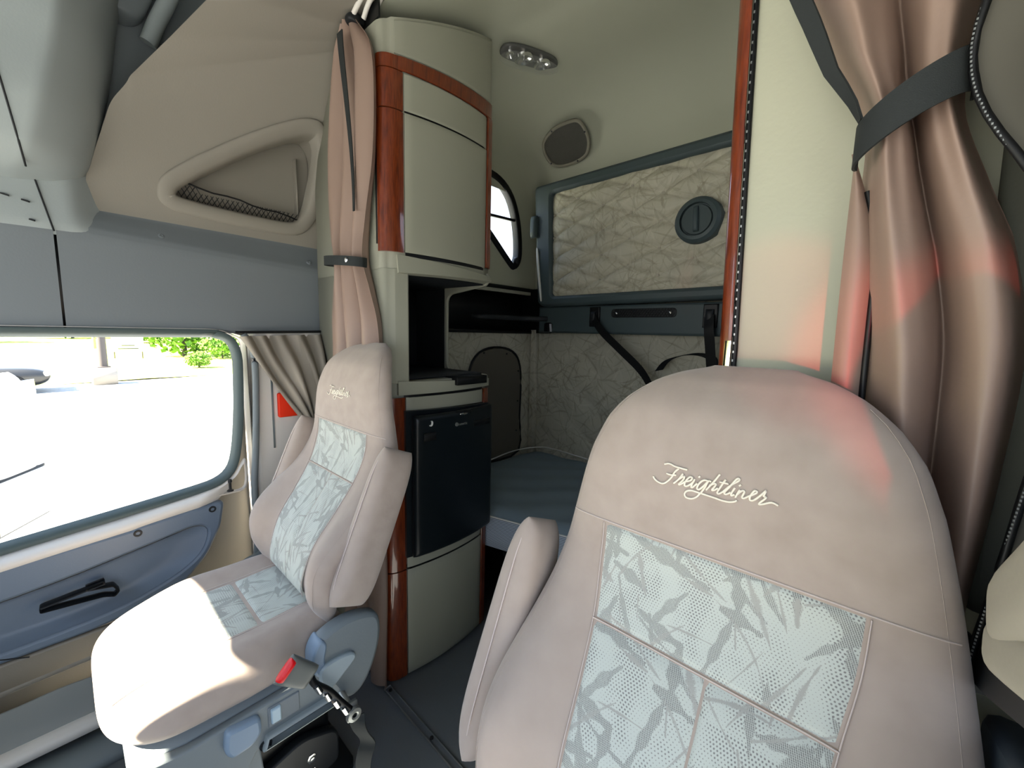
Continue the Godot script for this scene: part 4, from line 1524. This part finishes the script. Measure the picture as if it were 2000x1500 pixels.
# fullness of the backrest's rounded rim at (x, v), to lay things on its real surface
func back_skin(x: float, v: float, off := 0.0) -> Vector3:
	var un = clampf(absf(x) / tab(HALF, v), 0.0, 0.999)
	var w = clampf((v + 0.03) / 0.816 * 2.0 - 1.0, -0.999, 0.999)
	var s = sqrt(1.0 - pow(un, 7.0)) * sqrt(1.0 - pow(absf(w), 16.0))
	var p = back_pt(x, v)
	return p - OUTV * (deep(v) * (1.0 - s)) + OUTV * off

func deep(v: float) -> float:           # half the backrest's thickness
	return lerpf(0.060, 0.034, clampf(v / 0.72, 0.0, 1.0))

const SCRIPT_STROKES := [
	[-791, 6068, -719, 6095, -629, 6073, -543, 6067, -449, 6065],
	[-572, 6054, -624, 5988, -653, 5916, -695, 5851, -741, 5801, -791, 5777, -860, 5787, -911, 5817, -935, 5850],
	[-740, 5943, -679, 5936, -596, 5950],
	[-504, 5996, -546, 5911, -620, 5822],
	[-545, 5906, -483, 5964, -485, 5916, -547, 5826, -504, 5848, -460, 5891],
	[-460, 5891, -384, 5926, -367, 5973, -406, 5968, -455, 5892, -460, 5833, -419, 5838, -359, 5896, -335, 5934],
	[-330, 5961, -363, 5864, -357, 5829, -315, 5877, -291, 5909],
	[-265, 6019, -281, 5995],
	[-146, 5978, -204, 5978, -262, 5917, -285, 5844, -258, 5830, -208, 5885, -146, 5978],
	[-108, 5978, -146, 5978, -186, 5870, -238, 5774, -286, 5709, -350, 5672, -421, 5671, -449, 5715, -417, 5766, -350, 5789, -270, 5786, -162, 5780, -46, 5773, 57, 5763, 147, 5769, 214, 5794, 235, 5819],
	[-12, 6108, -72, 5992, -163, 5846],
	[-127, 5917, -68, 5963, -43, 5954, -86, 5872, -54, 5876, -13, 5917],
	[71, 6054, 26, 5958, -13, 5857, 8, 5843, 56, 5886],
	[0, 6006, 55, 6005, 114, 6006],
	[56, 5886, 147, 6000, 232, 6081, 228, 6109, 196, 6086, 133, 5976, 75, 5882, 97, 5860, 153, 5903],
	[196, 5974, 163, 5896, 164, 5862, 200, 5887],
	[261, 6035, 243, 6011],
	[258, 5966, 227, 5885, 215, 5847],
	[230, 5891, 285, 5959, 316, 5953, 293, 5879, 316, 5867, 362, 5904],
	[362, 5904, 446, 5966, 458, 5997, 425, 5993, 387, 5911, 393, 5865, 434, 5877, 491, 5940],
	[491, 5940, 559, 6035, 538, 5958, 571, 5949, 496, 5848, 536, 5852, 634, 5903, 711, 5886],
]

func weave_part(called: String, x0: Callable, x1: Callable, v0: float, v1: float, parent: Node3D, off: Vector2, size: Vector2):
	var b = B.new()
	b.shell(func(u, w):
		var v = lerpf(v0, v1, w)
		var x: float = lerpf(x0.call(v), x1.call(v), u)
		var rim = minf(1.0, minf(minf(u, 1.0 - u), minf(w, 1.0 - w)) * 20.0)
		return back_skin(x, v, -0.001 + 0.0045 * sqrt(rim)), 34, 30, 0.006)
	var m: StandardMaterial3D = M.weave.duplicate()
	m.uv1_scale = Vector3(size.x, size.y, 1)
	m.uv1_offset = Vector3(off.x, off.y, 0)
	obj(called, b, m, parent)

func armrest(parent: Node3D, x: float, label := "", dy := 0.0):
	var up = Vector3(0, 0.923, -0.385)
	var fw = Vector3(0, 0.385, 0.923)
	var b = B.new()
	b.pillow(func(u, w, s):
		var taper: float = 1.0 - 0.10 * w
		var end: float = 1.0 - 0.16 * pow(absf(w), 6.0)
		return Vector3(x, 0.812 + dy, -0.128) + fw * (u * 0.056 * end) + up * (w * 0.215) + Vector3(s * 0.042 * taper, 0, 0), 20, 30, 5.0)
	var a = obj("armrest", b, M.velour, parent, label)
	b = B.new()
	var ln = []
	for i in 20:
		var w = lerpf(-0.86, 0.90, i / 19.0)
		ln.append(Vector3(x, 0.812 + dy, -0.128) + fw * 0.0575 * (1.0 - 0.5 * pow(absf(w), 8.0)) + up * (w * 0.215))
	b.tube(ln, 0.0016, 5)
	obj("seam", b, M.piping, a)

func make_seat(label: String) -> Node3D:
	var t = thing("truck_seat", label, "seat")
	# backrest
	var b = B.new()
	b.pillow(func(u, w, s):
		var v: float = -0.03 + 0.816 * (w * 0.5 + 0.5)
		var x: float = u * tab(HALF, v)
		var f = back_pt(x, v)
		return f - OUTV * (deep(v) - deep(v) * s), 60, 90, 7.0)
	var back = obj("backrest", b, M.velour, t)
	# seams of the cover
	b = B.new()
	var ln = []
	for i in 41:
		var v = 0.492
		ln.append(back_skin(lerpf(-0.97, 0.97, i / 40.0) * tab(HALF, v), v, 0.0005))
	b.tube(ln, 0.0012, 6)
	obj("cover_seam", b, M.piping, back)
	for sd in [-1.0, 1.0]:
		b = B.new()
		ln = []
		for i in 40:
			var v = lerpf(0.02, 0.73, i / 39.0)
			ln.append(back_skin(sd * 0.93 * tab(HALF, v), v, -0.0004))
		b.tube(ln, 0.0006, 5)
		obj("side_seam", b, M.velour, back)
	# woven inserts
	var hw = [0.02, 0.128, 0.14, 0.138, 0.24, 0.148, 0.34, 0.158, 0.42, 0.168, 0.49, 0.170]
	weave_part("upper_insert", func(v): return -tab(hw, v), func(v): return tab(hw, v), 0.3375, 0.489, back, Vector2(0.05, 0.1), Vector2(0.95, 0.42))
	weave_part("lower_insert", func(v): return -tab(hw, v), func(_v): return 0.0155, 0.0, 0.336, back, Vector2(0.3, 0.55), Vector2(0.43, 0.92))
	weave_part("lower_insert", func(_v): return 0.0165, func(v): return tab(hw, v), 0.0, 0.336, back, Vector2(0.62, 0.2), Vector2(0.43, 0.92))
	b = B.new()
	ln = []
	for i in 21:
		ln.append(back_skin(lerpf(-0.160, 0.160, i / 20.0), 0.3365, 0.003))
	b.tube(ln, 0.0011, 6)
	obj("insert_piping", b, M.piping, back)
	for sd in [-1.0, 1.0]:
		b = B.new()
		ln = []
		for i in 30:
			var v = lerpf(0.0, 0.488, i / 29.0)
			ln.append(back_skin(sd * (tab(hw, v) + 0.002), v, 0.002))
		b.tube(ln, 0.0009, 6)
		obj("insert_piping", b, M.piping, back)
	# embroidery
	b = B.new()
	for s in SCRIPT_STROKES:
		var p = []
		for i in range(0, s.size(), 2):
			p.append(back_skin(s[i] / 10000.0, s[i + 1] / 10000.0, 0.0012))
		var sm = path(p, 4)
		b.tube(sm, 0.00145, 6, 0.8, Vector3(0.01, 0.3, 0.95))
	obj("embroidered_script", b, M.thread, back)

	# cushion
	b = B.new()
	b.pillow(func(u, w, s):
		var z: float = 0.175 + w * 0.252
		if w > 0.0:
			z -= 0.10 * w * pow(absf(u), 5.0)
		var x: float = u * (0.272 - 0.02 * maxf(0.0, -w))
		var top: float = 0.556 + 0.030 * smoothstep(0.45, 0.9, absf(u)) * smoothstep(1.0, 0.0, w) - 0.018 * smoothstep(0.2, 1.0, w) + 0.012 * smoothstep(-0.2, -1.0, w)
		var bot = 0.445 + 0.01 * w
		var mid = 0.495
		return Vector3(x, mid + (s * (top - mid) if s > 0.0 else s * (mid - bot)), z), 50, 50, 7.0)
	var cu = obj("cushion", b, M.velour, t)
	var ctop = func(x: float, z: float):
		var w = clampf((z - 0.175) / 0.252, -0.999, 0.999)
		var u = clampf(x / 0.272, -0.999, 0.999)
		var top: float = 0.556 + 0.030 * smoothstep(0.45, 0.9, absf(u)) * smoothstep(1.0, 0.0, w) - 0.018 * smoothstep(0.2, 1.0, w) + 0.012 * smoothstep(-0.2, -1.0, w)
		var s = sqrt(1.0 - pow(absf(u), 7.0)) * sqrt(1.0 - pow(absf(w), 7.0))
		return Vector3(x, 0.495 + s * (top - 0.495), z)
	for seg in [[-0.035, 0.110], [0.112, 0.33]]:
		b = B.new()
		b.shell(func(u, w):
			var x = lerpf(-0.135, 0.135, u)
			var z: float = lerpf(seg[1], seg[0], w)
			var rim = minf(1.0, minf(minf(u, 1.0 - u), minf(w, 1.0 - w)) * 14.0)
			return ctop.call(x, z) + Vector3(0, -0.002 + 0.006 * sqrt(rim), 0), 24, 18, 0.006)
		var m: StandardMaterial3D = M.weave.duplicate()
		m.uv1_scale = Vector3(0.75, 0.45, 1)
		m.uv1_offset = Vector3(0.2, seg[1], 0)
		obj("seat_insert", b, m, cu)
	for sd in [-1.0, 1.0]:
		b = B.new()
		ln = []
		for i in 26:
			ln.append(ctop.call(sd * 0.139, lerpf(-0.04, 0.405, i / 25.0)) + Vector3(0, 0.001, 0))
		b.tube(ln, 0.0012, 6)
		obj("cushion_seam", b, M.piping, cu)

	# base, side skirt and suspension
	b = B.new()
	b.box(Vector3(0, 0.395, 0.17), Vector3(0.52, 0.11, 0.44), 0.01)
	obj("pan", b, M.seat_grey, t)
	return t

func seat_side(t: Node3D, sd: float):          # controls on the aisle side, sd = +1 or -1
	var flip = Basis(Vector3(0, 0, 1), Vector3(0, 1, 0), Vector3(sd, 0, 0))
	var at = func(x: float): return Transform3D(flip, Vector3(sd * x, 0, 0))
	var b = B.new()
	b.slab(rounded([0.41, 0.465, 0.30, 0.447, 0.09, 0.452, -0.035, 0.475, -0.045, 0.345, 0.17, 0.345, 0.20, 0.295, 0.41, 0.32], 0.012), at.call(0.262), 0.024, 0.005)
	var sk = obj("side_skirt", b, M.seat_grey, t)
	b = B.new()
	b.slab(rounded([-0.04, 0.338, 0.165, 0.338, 0.155, 0.372, -0.04, 0.372], 0.004), at.call(0.268), 0.034, 0.006)
	obj("skirt_lip", b, M.console, sk)
	b = B.new()
	b.slab(rounded([0.075, 0.383, 0.148, 0.383, 0.148, 0.437, 0.075, 0.437], 0.005), at.call(0.275), 0.014, 0.003)
	var pl = obj("switch_plate", b, M.trim, sk)
	b = B.new()
	b.slab(rounded([0.120, 0.394, 0.142, 0.394, 0.142, 0.432, 0.120, 0.432], 0.003), at.call(0.28), 0.016, 0.003)
	obj("switch", b, mat(Color(0.66, 0.74, 0.78), 0.4), pl)
	b = B.new()
	b.slab(rounded([0.235, 0.448, 0.166, 0.440, 0.164, 0.40, 0.185, 0.378, 0.228, 0.376, 0.240, 0.40], 0.012), at.call(0.275), 0.030, 0.008)
	obj("slide_paddle", b, M.lever, sk)
	b = B.new()
	b.slab(rounded([0.20, 0.375, 0.165, 0.365, 0.15, 0.20, 0.21, 0.20, 0.235, 0.32], 0.006), at.call(0.245), 0.02, 0.004)
	obj("slide_bracket", b, M.seat_grey, sk)
	b = B.new()
	b.lathe([Vector2(0.004, 0.0), Vector2(0.010, 0.001), Vector2(0.012, 0.004), Vector2(0.014, 0.0), Vector2(0.014, -0.01)], at.call(0.288) * Transform3D(Basis(), Vector3(0.155, 0.345, 0)), 16)
	obj("bracket_bolt", b, M.dark, sk)

	b = B.new()
	b.slab(loop([0.022, 0.562, -0.04, 0.578, -0.10, 0.568, -0.135, 0.545, -0.142, 0.49, -0.125, 0.42, -0.095, 0.365, -0.06, 0.343, -0.025, 0.36, 0.015, 0.43, 0.045, 0.49, 0.045, 0.53], 4), at.call(0.265), 0.045, 0.012)
	var rc = obj("recliner_cover", b, M.seat_grey, t)
	b = B.new()
	b.slab(loop([0.03, 0.485, -0.01, 0.492, -0.05, 0.485, -0.06, 0.465, -0.03, 0.44, 0.005, 0.418, 0.025, 0.425, 0.035, 0.455], 4), at.call(0.305), 0.016, 0.005)
	obj("recliner_lever", b, mat(Color(0.60, 0.65, 0.67), 0.4), rc)
	b = B.new()
	b.slab(loop([0.028, 0.560, 0.048, 0.53, 0.050, 0.49, 0.035, 0.46, 0.012, 0.46, 0.018, 0.50, 0.012, 0.54], 4), at.call(0.262), 0.052, 0.006)
	obj("cover_edge", b, M.lever, rc)

	b = B.new()
	b.box(Vector3(0, 0.02, 0.13), Vector3(0.42, 0.04, 0.46), 0.008)
	b.box(Vector3(0, 0.19, 0.13), Vector3(0.34, 0.31, 0.36), 0.02)
	var su = obj("suspension", b, M.black, t)
	b = B.new()
	b.slab(rounded([-0.06, 0.05, 0.22, 0.05, 0.26, 0.14, 0.04, 0.20, -0.06, 0.16], 0.03), at.call(0.17), 0.03, 0.006)
	obj("suspension_arm", b, M.dark, su)
	for q in [[0.02, 0.124], [0.02, 0.078], [0.10, 0.131], [0.19, 0.10]]:
		b = B.new()
		b.lathe([Vector2(0, 0.008), Vector2(0.007, 0.007), Vector2(0.009, 0.003), Vector2(0.014, 0.002), Vector2(0.014, -0.002)], at.call(0.20) * Transform3D(Basis(), Vector3(q[0], q[1], 0)), 6)
		obj("bolt", b, M.chrome, su)

func build_seats():
	var p = make_seat("brown velour passenger seat beside the window, sunlit cushion and folded-up armrests")
	var d: Node3D = p.duplicate()
	d.name = "truck_seat"
	d.set_meta("label", "large brown velour driver seat close by, seen from the front")
	add_child(d, true)
	p.position = Vector3(-0.555, 0, -0.42)
	d.position = Vector3(0.594, 0, -0.42)
	seat_side(p, 1.0)
	seat_side(d, -1.0)
	armrest(p, 0.300)
	armrest(p, -0.280)
	armrest(d, -0.325, "worn armrest with a torn tip", -0.03)
	var b = B.new()
	b.soft_box(Vector3(-0.328, 0.977, -0.196), Vector3(0.006, 0.004, 0.007), Basis(Vector3.RIGHT, 0.5), 2.5, 8)
	obj("exposed_foam", b, mat(Color(0.85, 0.66, 0.32), 0.9), d)

	# buckle on its stalk, and the tether to the floor
	var s = thing("belt_buckle", "seat belt buckle with red button on a stalk beside the passenger seat", "buckle")
	var z = Vector3(0.0, -0.70, -0.71).normalized()
	var y = Vector3(0, 0.71, -0.70).normalized()
	var bs = Basis(Vector3.RIGHT, y, Vector3.RIGHT.cross(y))
	var c = Vector3(-0.205, 0.540, -0.322)
	b = B.new()
	b.pillow(func(u, w, q):
		return c + z * (w * 0.042) + y * (u * (0.030 - 0.003 * w)) + Vector3(q * 0.014, 0, 0), 14, 16, 7.0)
	var body = obj("housing", b, mat(Color(0.40, 0.41, 0.39), 0.35), s)
	b = B.new()
	b.pillow(func(u, w, q):
		return c - z * (0.036 + w * 0.007) + y * (u * 0.026) + Vector3(0.004 + q * 0.012, 0, 0), 10, 10, 6.0)
	obj("red_button", b, M.red, body)
	b = B.new()
	b.tube(path([c + z * 0.04, Vector3(-0.20, 0.49, -0.358), Vector3(-0.198, 0.45, -0.390), Vector3(-0.198, 0.396, -0.421), Vector3(-0.2, 0.355, -0.446)], 6), 0.0085, 10)
	obj("stalk", b, M.black, s)
	for k in 4:
		b = B.new()
		var q0 = Vector3(-0.198, 0.476, -0.370).lerp(Vector3(-0.198, 0.372, -0.434), k / 3.0)
		b.tube([q0 + Vector3(0.004, 0.012, 0.012), q0 + Vector3(0.004, -0.010, 0.002)], 0.0075, 8)
		obj("cable_clip", b, M.chrome, s)
	b = B.new()
	b.lathe([Vector2(0.006, 0.008), Vector2(0.010, 0.010), Vector2(0.018, 0.008), Vector2(0.020, 0.0), Vector2(0.018, -0.006)], Transform3D(Basis(Vector3(0, 0, -1), Vector3.UP, Vector3.RIGHT), Vector3(-0.195, 0.345, -0.450)), 18)
	b.box(Vector3(-0.205, 0.347, -0.450), Vector3(0.012, 0.05, 0.03), 0.003)
	b.tube(pts3([-0.275, 0.385, -0.44, -0.20, 0.352, -0.448]), 0.010, 8)
	obj("anchor", b, M.alu, s)
	b = B.new()
	b.band(path(pts3([-0.195, 0.335, -0.455, -0.19, 0.29, -0.465, -0.19, 0.24, -0.486, -0.19, 0.21, -0.478, -0.195, 0.17, -0.474, -0.20, 0.10, -0.48, -0.20, 0.012, -0.47]), 5), [Vector3(0.02, 0.004, -0.038), Vector3(0.02, 0.004, -0.038), Vector3(0.03, 0.0, -0.03), Vector3(0.035, 0.0, -0.025)], 0.003)
	obj("tether_strap", b, M.webbing, s)


# ---------------------------------------------------------------- bits at the driver's door
func build_small_things():
	var t = thing("vinyl_pad", "soft cream vinyl pad bulging beside the driver seat", "pad")
	var ax = Vector3(0, 0.61, 0.79)
	var up = Vector3(0, 0.79, -0.61)
	var b = B.new()
	b.pillow(func(u, w, s):
		return Vector3(0.910, 1.185, -0.440) + Vector3(s * 0.08, 0, 0) + ax * (u * 0.190) + up * (w * (0.052 + 0.012 * u) + 0.012 * u * u), 24, 24, 4.0)
	obj("upper_cushion", b, M.pouch, t)
	ax = Vector3(0, 0.39, 0.92)
	up = Vector3(0, 0.92, -0.39)
	b = B.new()
	b.pillow(func(u, w, s):
		return Vector3(0.914, 1.118, -0.460) + Vector3(s * 0.078, 0, 0) + ax * (u * 0.185) + up * (w * 0.034), 20, 20, 4.0)
	obj("lower_cushion", b, M.pouch, t)
	t = thing("webbing_belt", "ribbed black webbing belt below the cream vinyl pad", "belt")
	b = B.new()
	b.band(path(pts3([0.864, 0.945, -0.79, 0.863, 0.965, -0.735, 0.862, 0.99, -0.68, 0.861, 1.02, -0.61, 0.861, 1.05, -0.545, 0.862, 1.08, -0.48]), 6), [Vector3(0.006, 0.040, -0.016)], 0.003)
	obj("webbing", b, M.dark, t)
	b = B.new()
	for i in 60:
		var q = Vector3(0.8605, 0.965, -0.735).lerp(Vector3(0.8585, 1.05, -0.545), i / 59.0)
		b.tube([q + Vector3(-0.002, -0.017, 0.006), q + Vector3(0.004, 0.017, -0.007)], 0.0007, 4)
	var ribs = obj("rib", b, M.dark, t)
	ribs.set_meta("kind", "stuff")
	t = thing("side_box", "dark blue-grey plastic box under the webbing belt at the driver door", "box")
	b = B.new()
	b.slab(rounded([-0.70, 0.0, -0.30, 0.0, -0.30, 1.06, -0.62, 0.955, -0.70, 0.93], 0.02), fx(0.872), 0.17, 0.012)
	obj("shell", b, mat(Color(0.19, 0.225, 0.26), 0.5, 0.01, 500), t)


# ---------------------------------------------------------------- outdoors
func build_outdoors():
	var g = struct("ground", "pale sunlit parking lot outside the passenger window")
	var b = B.new()
	b.box(Vector3(-8, -1.25, 0), Vector3(34, 0.1, 80), 0.0)
	obj("asphalt", b, M.asphalt, g)
	g = struct("ground_001", "dry grass field beyond the parking lot")
	b = B.new()
	b.grid(func(u, v):
		var x = lerpf(-24.7, -140, u)
		return Vector3(x + (0.8 * sin(v * 40.0) if u == 0.0 else 0.0), -1.19 + 0.05 * sin(x * 1.7 + v * 90.0), lerpf(-80, 80, v)), 30, 60)
	obj("grass", b, M.grass, g)

	var t = thing("light_pole", "brown steel light pole on a square concrete footing at the lot's edge", "pole", Vector3(-23.4, -1.2, -1.18))
	b = B.new()
	b.box(Vector3(0, 0.35, 0), Vector3(0.75, 0.7, 0.75), 0.03)
	obj("footing", b, M.concrete, t)
	b = B.new()
	b.tube([Vector3(0, 0.68, 0), Vector3(0, 9.0, 0)], 0.14, 12, 1.0, Vector3.RIGHT, 0.7)
	obj("mast", b, M.pole, t)
	b = B.new()
	b.box(Vector3(0, 0.72, 0), Vector3(0.4, 0.05, 0.4), 0.01)
	obj("base_plate", b, M.pole, t)

	t = thing("utility_pole", "thin pale pole standing far off beside the light pole", "pole", Vector3(-48, -0.8, -1.95))
	b = B.new()
	b.tube([Vector3.ZERO, Vector3(0, 9, 0)], 0.12, 10, 1.0, Vector3.RIGHT, 0.7)
	obj("mast", b, M.concrete, t)
	b = B.new()
	b.box(Vector3(0, 8.2, 0), Vector3(0.12, 0.14, 1.8), 0.02)
	obj("crossarm", b, M.pole, t)

	t = thing("lot_sign", "white board on two posts in the grass beyond the light pole", "sign", Vector3(-40, -0.95, -3.35))
	b = B.new()
	b.slab(rounded(rect(-0.85, 0.25, 0.85, 1.35), 0.04), Transform3D(fx(0.0).basis, Vector3.ZERO), 0.05, 0.01)
	obj("board", b, M.white, t)
	b = B.new()
	b.slab(rect(-0.68, 0.92, 0.68, 1.22), Transform3D(fx(0.0).basis, Vector3(0.05, 0, 0)), 0.01, 0.0, rect(-0.6, 0.99, 0.6, 1.15))
	b.box(Vector3(0.055, 0.70, 0), Vector3(0.01, 0.05, 0.7), 0.0)
	b.box(Vector3(0.055, 0.48, 0), Vector3(0.01, 0.05, 1.1), 0.0)
	obj("dark_lettering_bars", b, M.dark, t)
	for z in [-0.75, 0.75]:
		b = B.new()
		b.box(Vector3(-0.03, 0.35, z), Vector3(0.06, 1.3, 0.06), 0.01)
		obj("post", b, M.pole, t)

	# a black car nosing in from the front
	t = thing("car", "black car parked across the lot near the light pole", "car", Vector3(-22.3, -1.2, 2.55))
	b = B.new()
	b.pillow(func(u, w, s):
		var z: float = -u * 2.25
		var h = 0.36 + 0.02 * u
		var wd: float = 0.88 - 0.12 * pow(absf(u), 6.0)
		return Vector3(w * wd, 0.58 + s * h - 0.06 * maxf(0.0, u) * maxf(s, 0.0), z), 26, 20, 8.0)
	var body = obj("body", b, M.car, t)
	b = B.new()
	b.pillow(func(u, w, s):
		var z: float = 0.35 - u * (1.35 - 0.45 * maxf(s, 0.0))
		return Vector3(w * (0.74 - 0.12 * maxf(s, 0.0)), 0.95 + s * 0.50, z), 20, 16, 6.0)
	obj("cabin", b, M.car_glass, body)
	for q in [[0.82, -1.35], [0.82, 1.4], [-0.82, -1.35], [-0.82, 1.4]]:
		b = B.new()
		b.lathe([Vector2(0.0, 0.10), Vector2(0.2, 0.10), Vector2(0.22, 0.12), Vector2(0.32, 0.11), Vector2(0.34, 0.0), Vector2(0.32, -0.11), Vector2(0.0, -0.11)], Transform3D(Basis(Vector3(0, 0, -1), Vector3.UP, Vector3.RIGHT), Vector3(q[0], 0.34, q[1])), 24)
		obj("wheel", b, M.black, t)
	for x in [-0.62, 0.62]:
		b = B.new()
		b.soft_box(Vector3(x, 0.68, -2.16), Vector3(0.20, 0.09, 0.09), Basis(), 4.0, 10)
		obj("headlamp", b, M.white, t)
	b = B.new()
	b.box(Vector3(0, 0.45, -2.25), Vector3(0.5, 0.14, 0.03), 0.005)
	obj("number_plate", b, M.white, t)

	# trees at the far side of the field
	var rng = RandomNumberGenerator.new()
	rng.seed = 4
	var spots = [[-75, 9.5, 5.0, "broad tree far off above the front corner of the window"], [-95, -1.5, 6.2, "broad tree far off behind the light pole"], [-72, -8.5, 4.4, "low green tree far off above the white board sign"], [-42, -6.9, 3.0, "bright green tree far off near the rounded window corner"], [-38, -8.6, 1.7, "round green bush beside the rear edge of the window"], [-30, -5.6, 0.8, "small tuft of shrub alone in the grass field"]]
	for s in spots:
		var big: bool = s[2] > 2.5
		var base = Vector3(s[0], -1.2, s[1])
		var tr = thing("tree" if s[2] > 2.5 else "shrub", s[3], "tree" if s[2] > 2.5 else "shrub", base)
		b = B.new()
		b.tube([Vector3(0, -0.6, 0), Vector3(0.1, s[2] * 0.5, 0)], 0.22 if big else 0.07, 8, 1.0, Vector3.RIGHT, 0.6)
		obj("trunk", b, M.pole, tr)
		b = B.new()
		for k in 900:
			var dir = Vector3(rng.randfn(), rng.randfn(), rng.randfn()).normalized()
			var rad: float = s[2] * (0.55 + 0.45 * rng.randf())
			var c = Vector3(0, s[2] * 0.62, 0) + Vector3(dir.x * rad * 0.9, dir.y * rad * 0.6, dir.z * rad * (1.2 if s[2] > 4.0 else 0.85))
			if c.y < 0.1:
				continue
			var e1 = Vector3(rng.randfn(), rng.randfn(), rng.randfn()).normalized() * s[2] * 0.075
			var e2 = e1.cross(dir).normalized() * s[2] * 0.06
			b.quad(c - e1, c - e2, c + e1, c + e2 + dir * 0.05, k)
		var fo = obj("foliage", b, M.leaf, tr)
		fo.set_meta("kind", "stuff")

	# the truck's own door mirror
	t = thing("wing_mirror", "white truck wing mirror just outside the passenger window", "mirror", Vector3(-1.62, 0.86, 0.150))
	t.rotation_degrees.y = -30.0
	b = B.new()
	b.pillow(func(u, w, s):
		return Vector3(u * 0.135, w * 0.29, 0.07 + s * 0.085), 20, 24, 6.0)
	obj("housing", b, M.white, t)
	b = B.new()
	b.pillow(func(u, w, s):
		return Vector3(u * 0.126, -0.180 + w * 0.104, -0.012 + s * 0.010), 14, 14, 6.0)
	obj("lower_bezel", b, M.dark, t)
	b = B.new()
	b.pillow(func(u, w, s):
		return Vector3(u * 0.118, -0.180 + w * 0.095, -0.019 + s * 0.008), 14, 14, 6.0)
	obj("convex_glass", b, M.mirror, t)
	b = B.new()
	b.pillow(func(u, w, s):
		return Vector3(u * 0.118, 0.11 + w * 0.155, -0.015 + s * 0.010), 14, 14, 7.0)
	obj("flat_glass", b, M.mirror, t)
	for y in [0.19, -0.20]:
		b = B.new()
		b.tube(pts3([0.1, y, 0.09, 0.30, y, 0.40, 0.22, y, 0.60]), 0.025, 10)
		obj("arm", b, M.white, t)
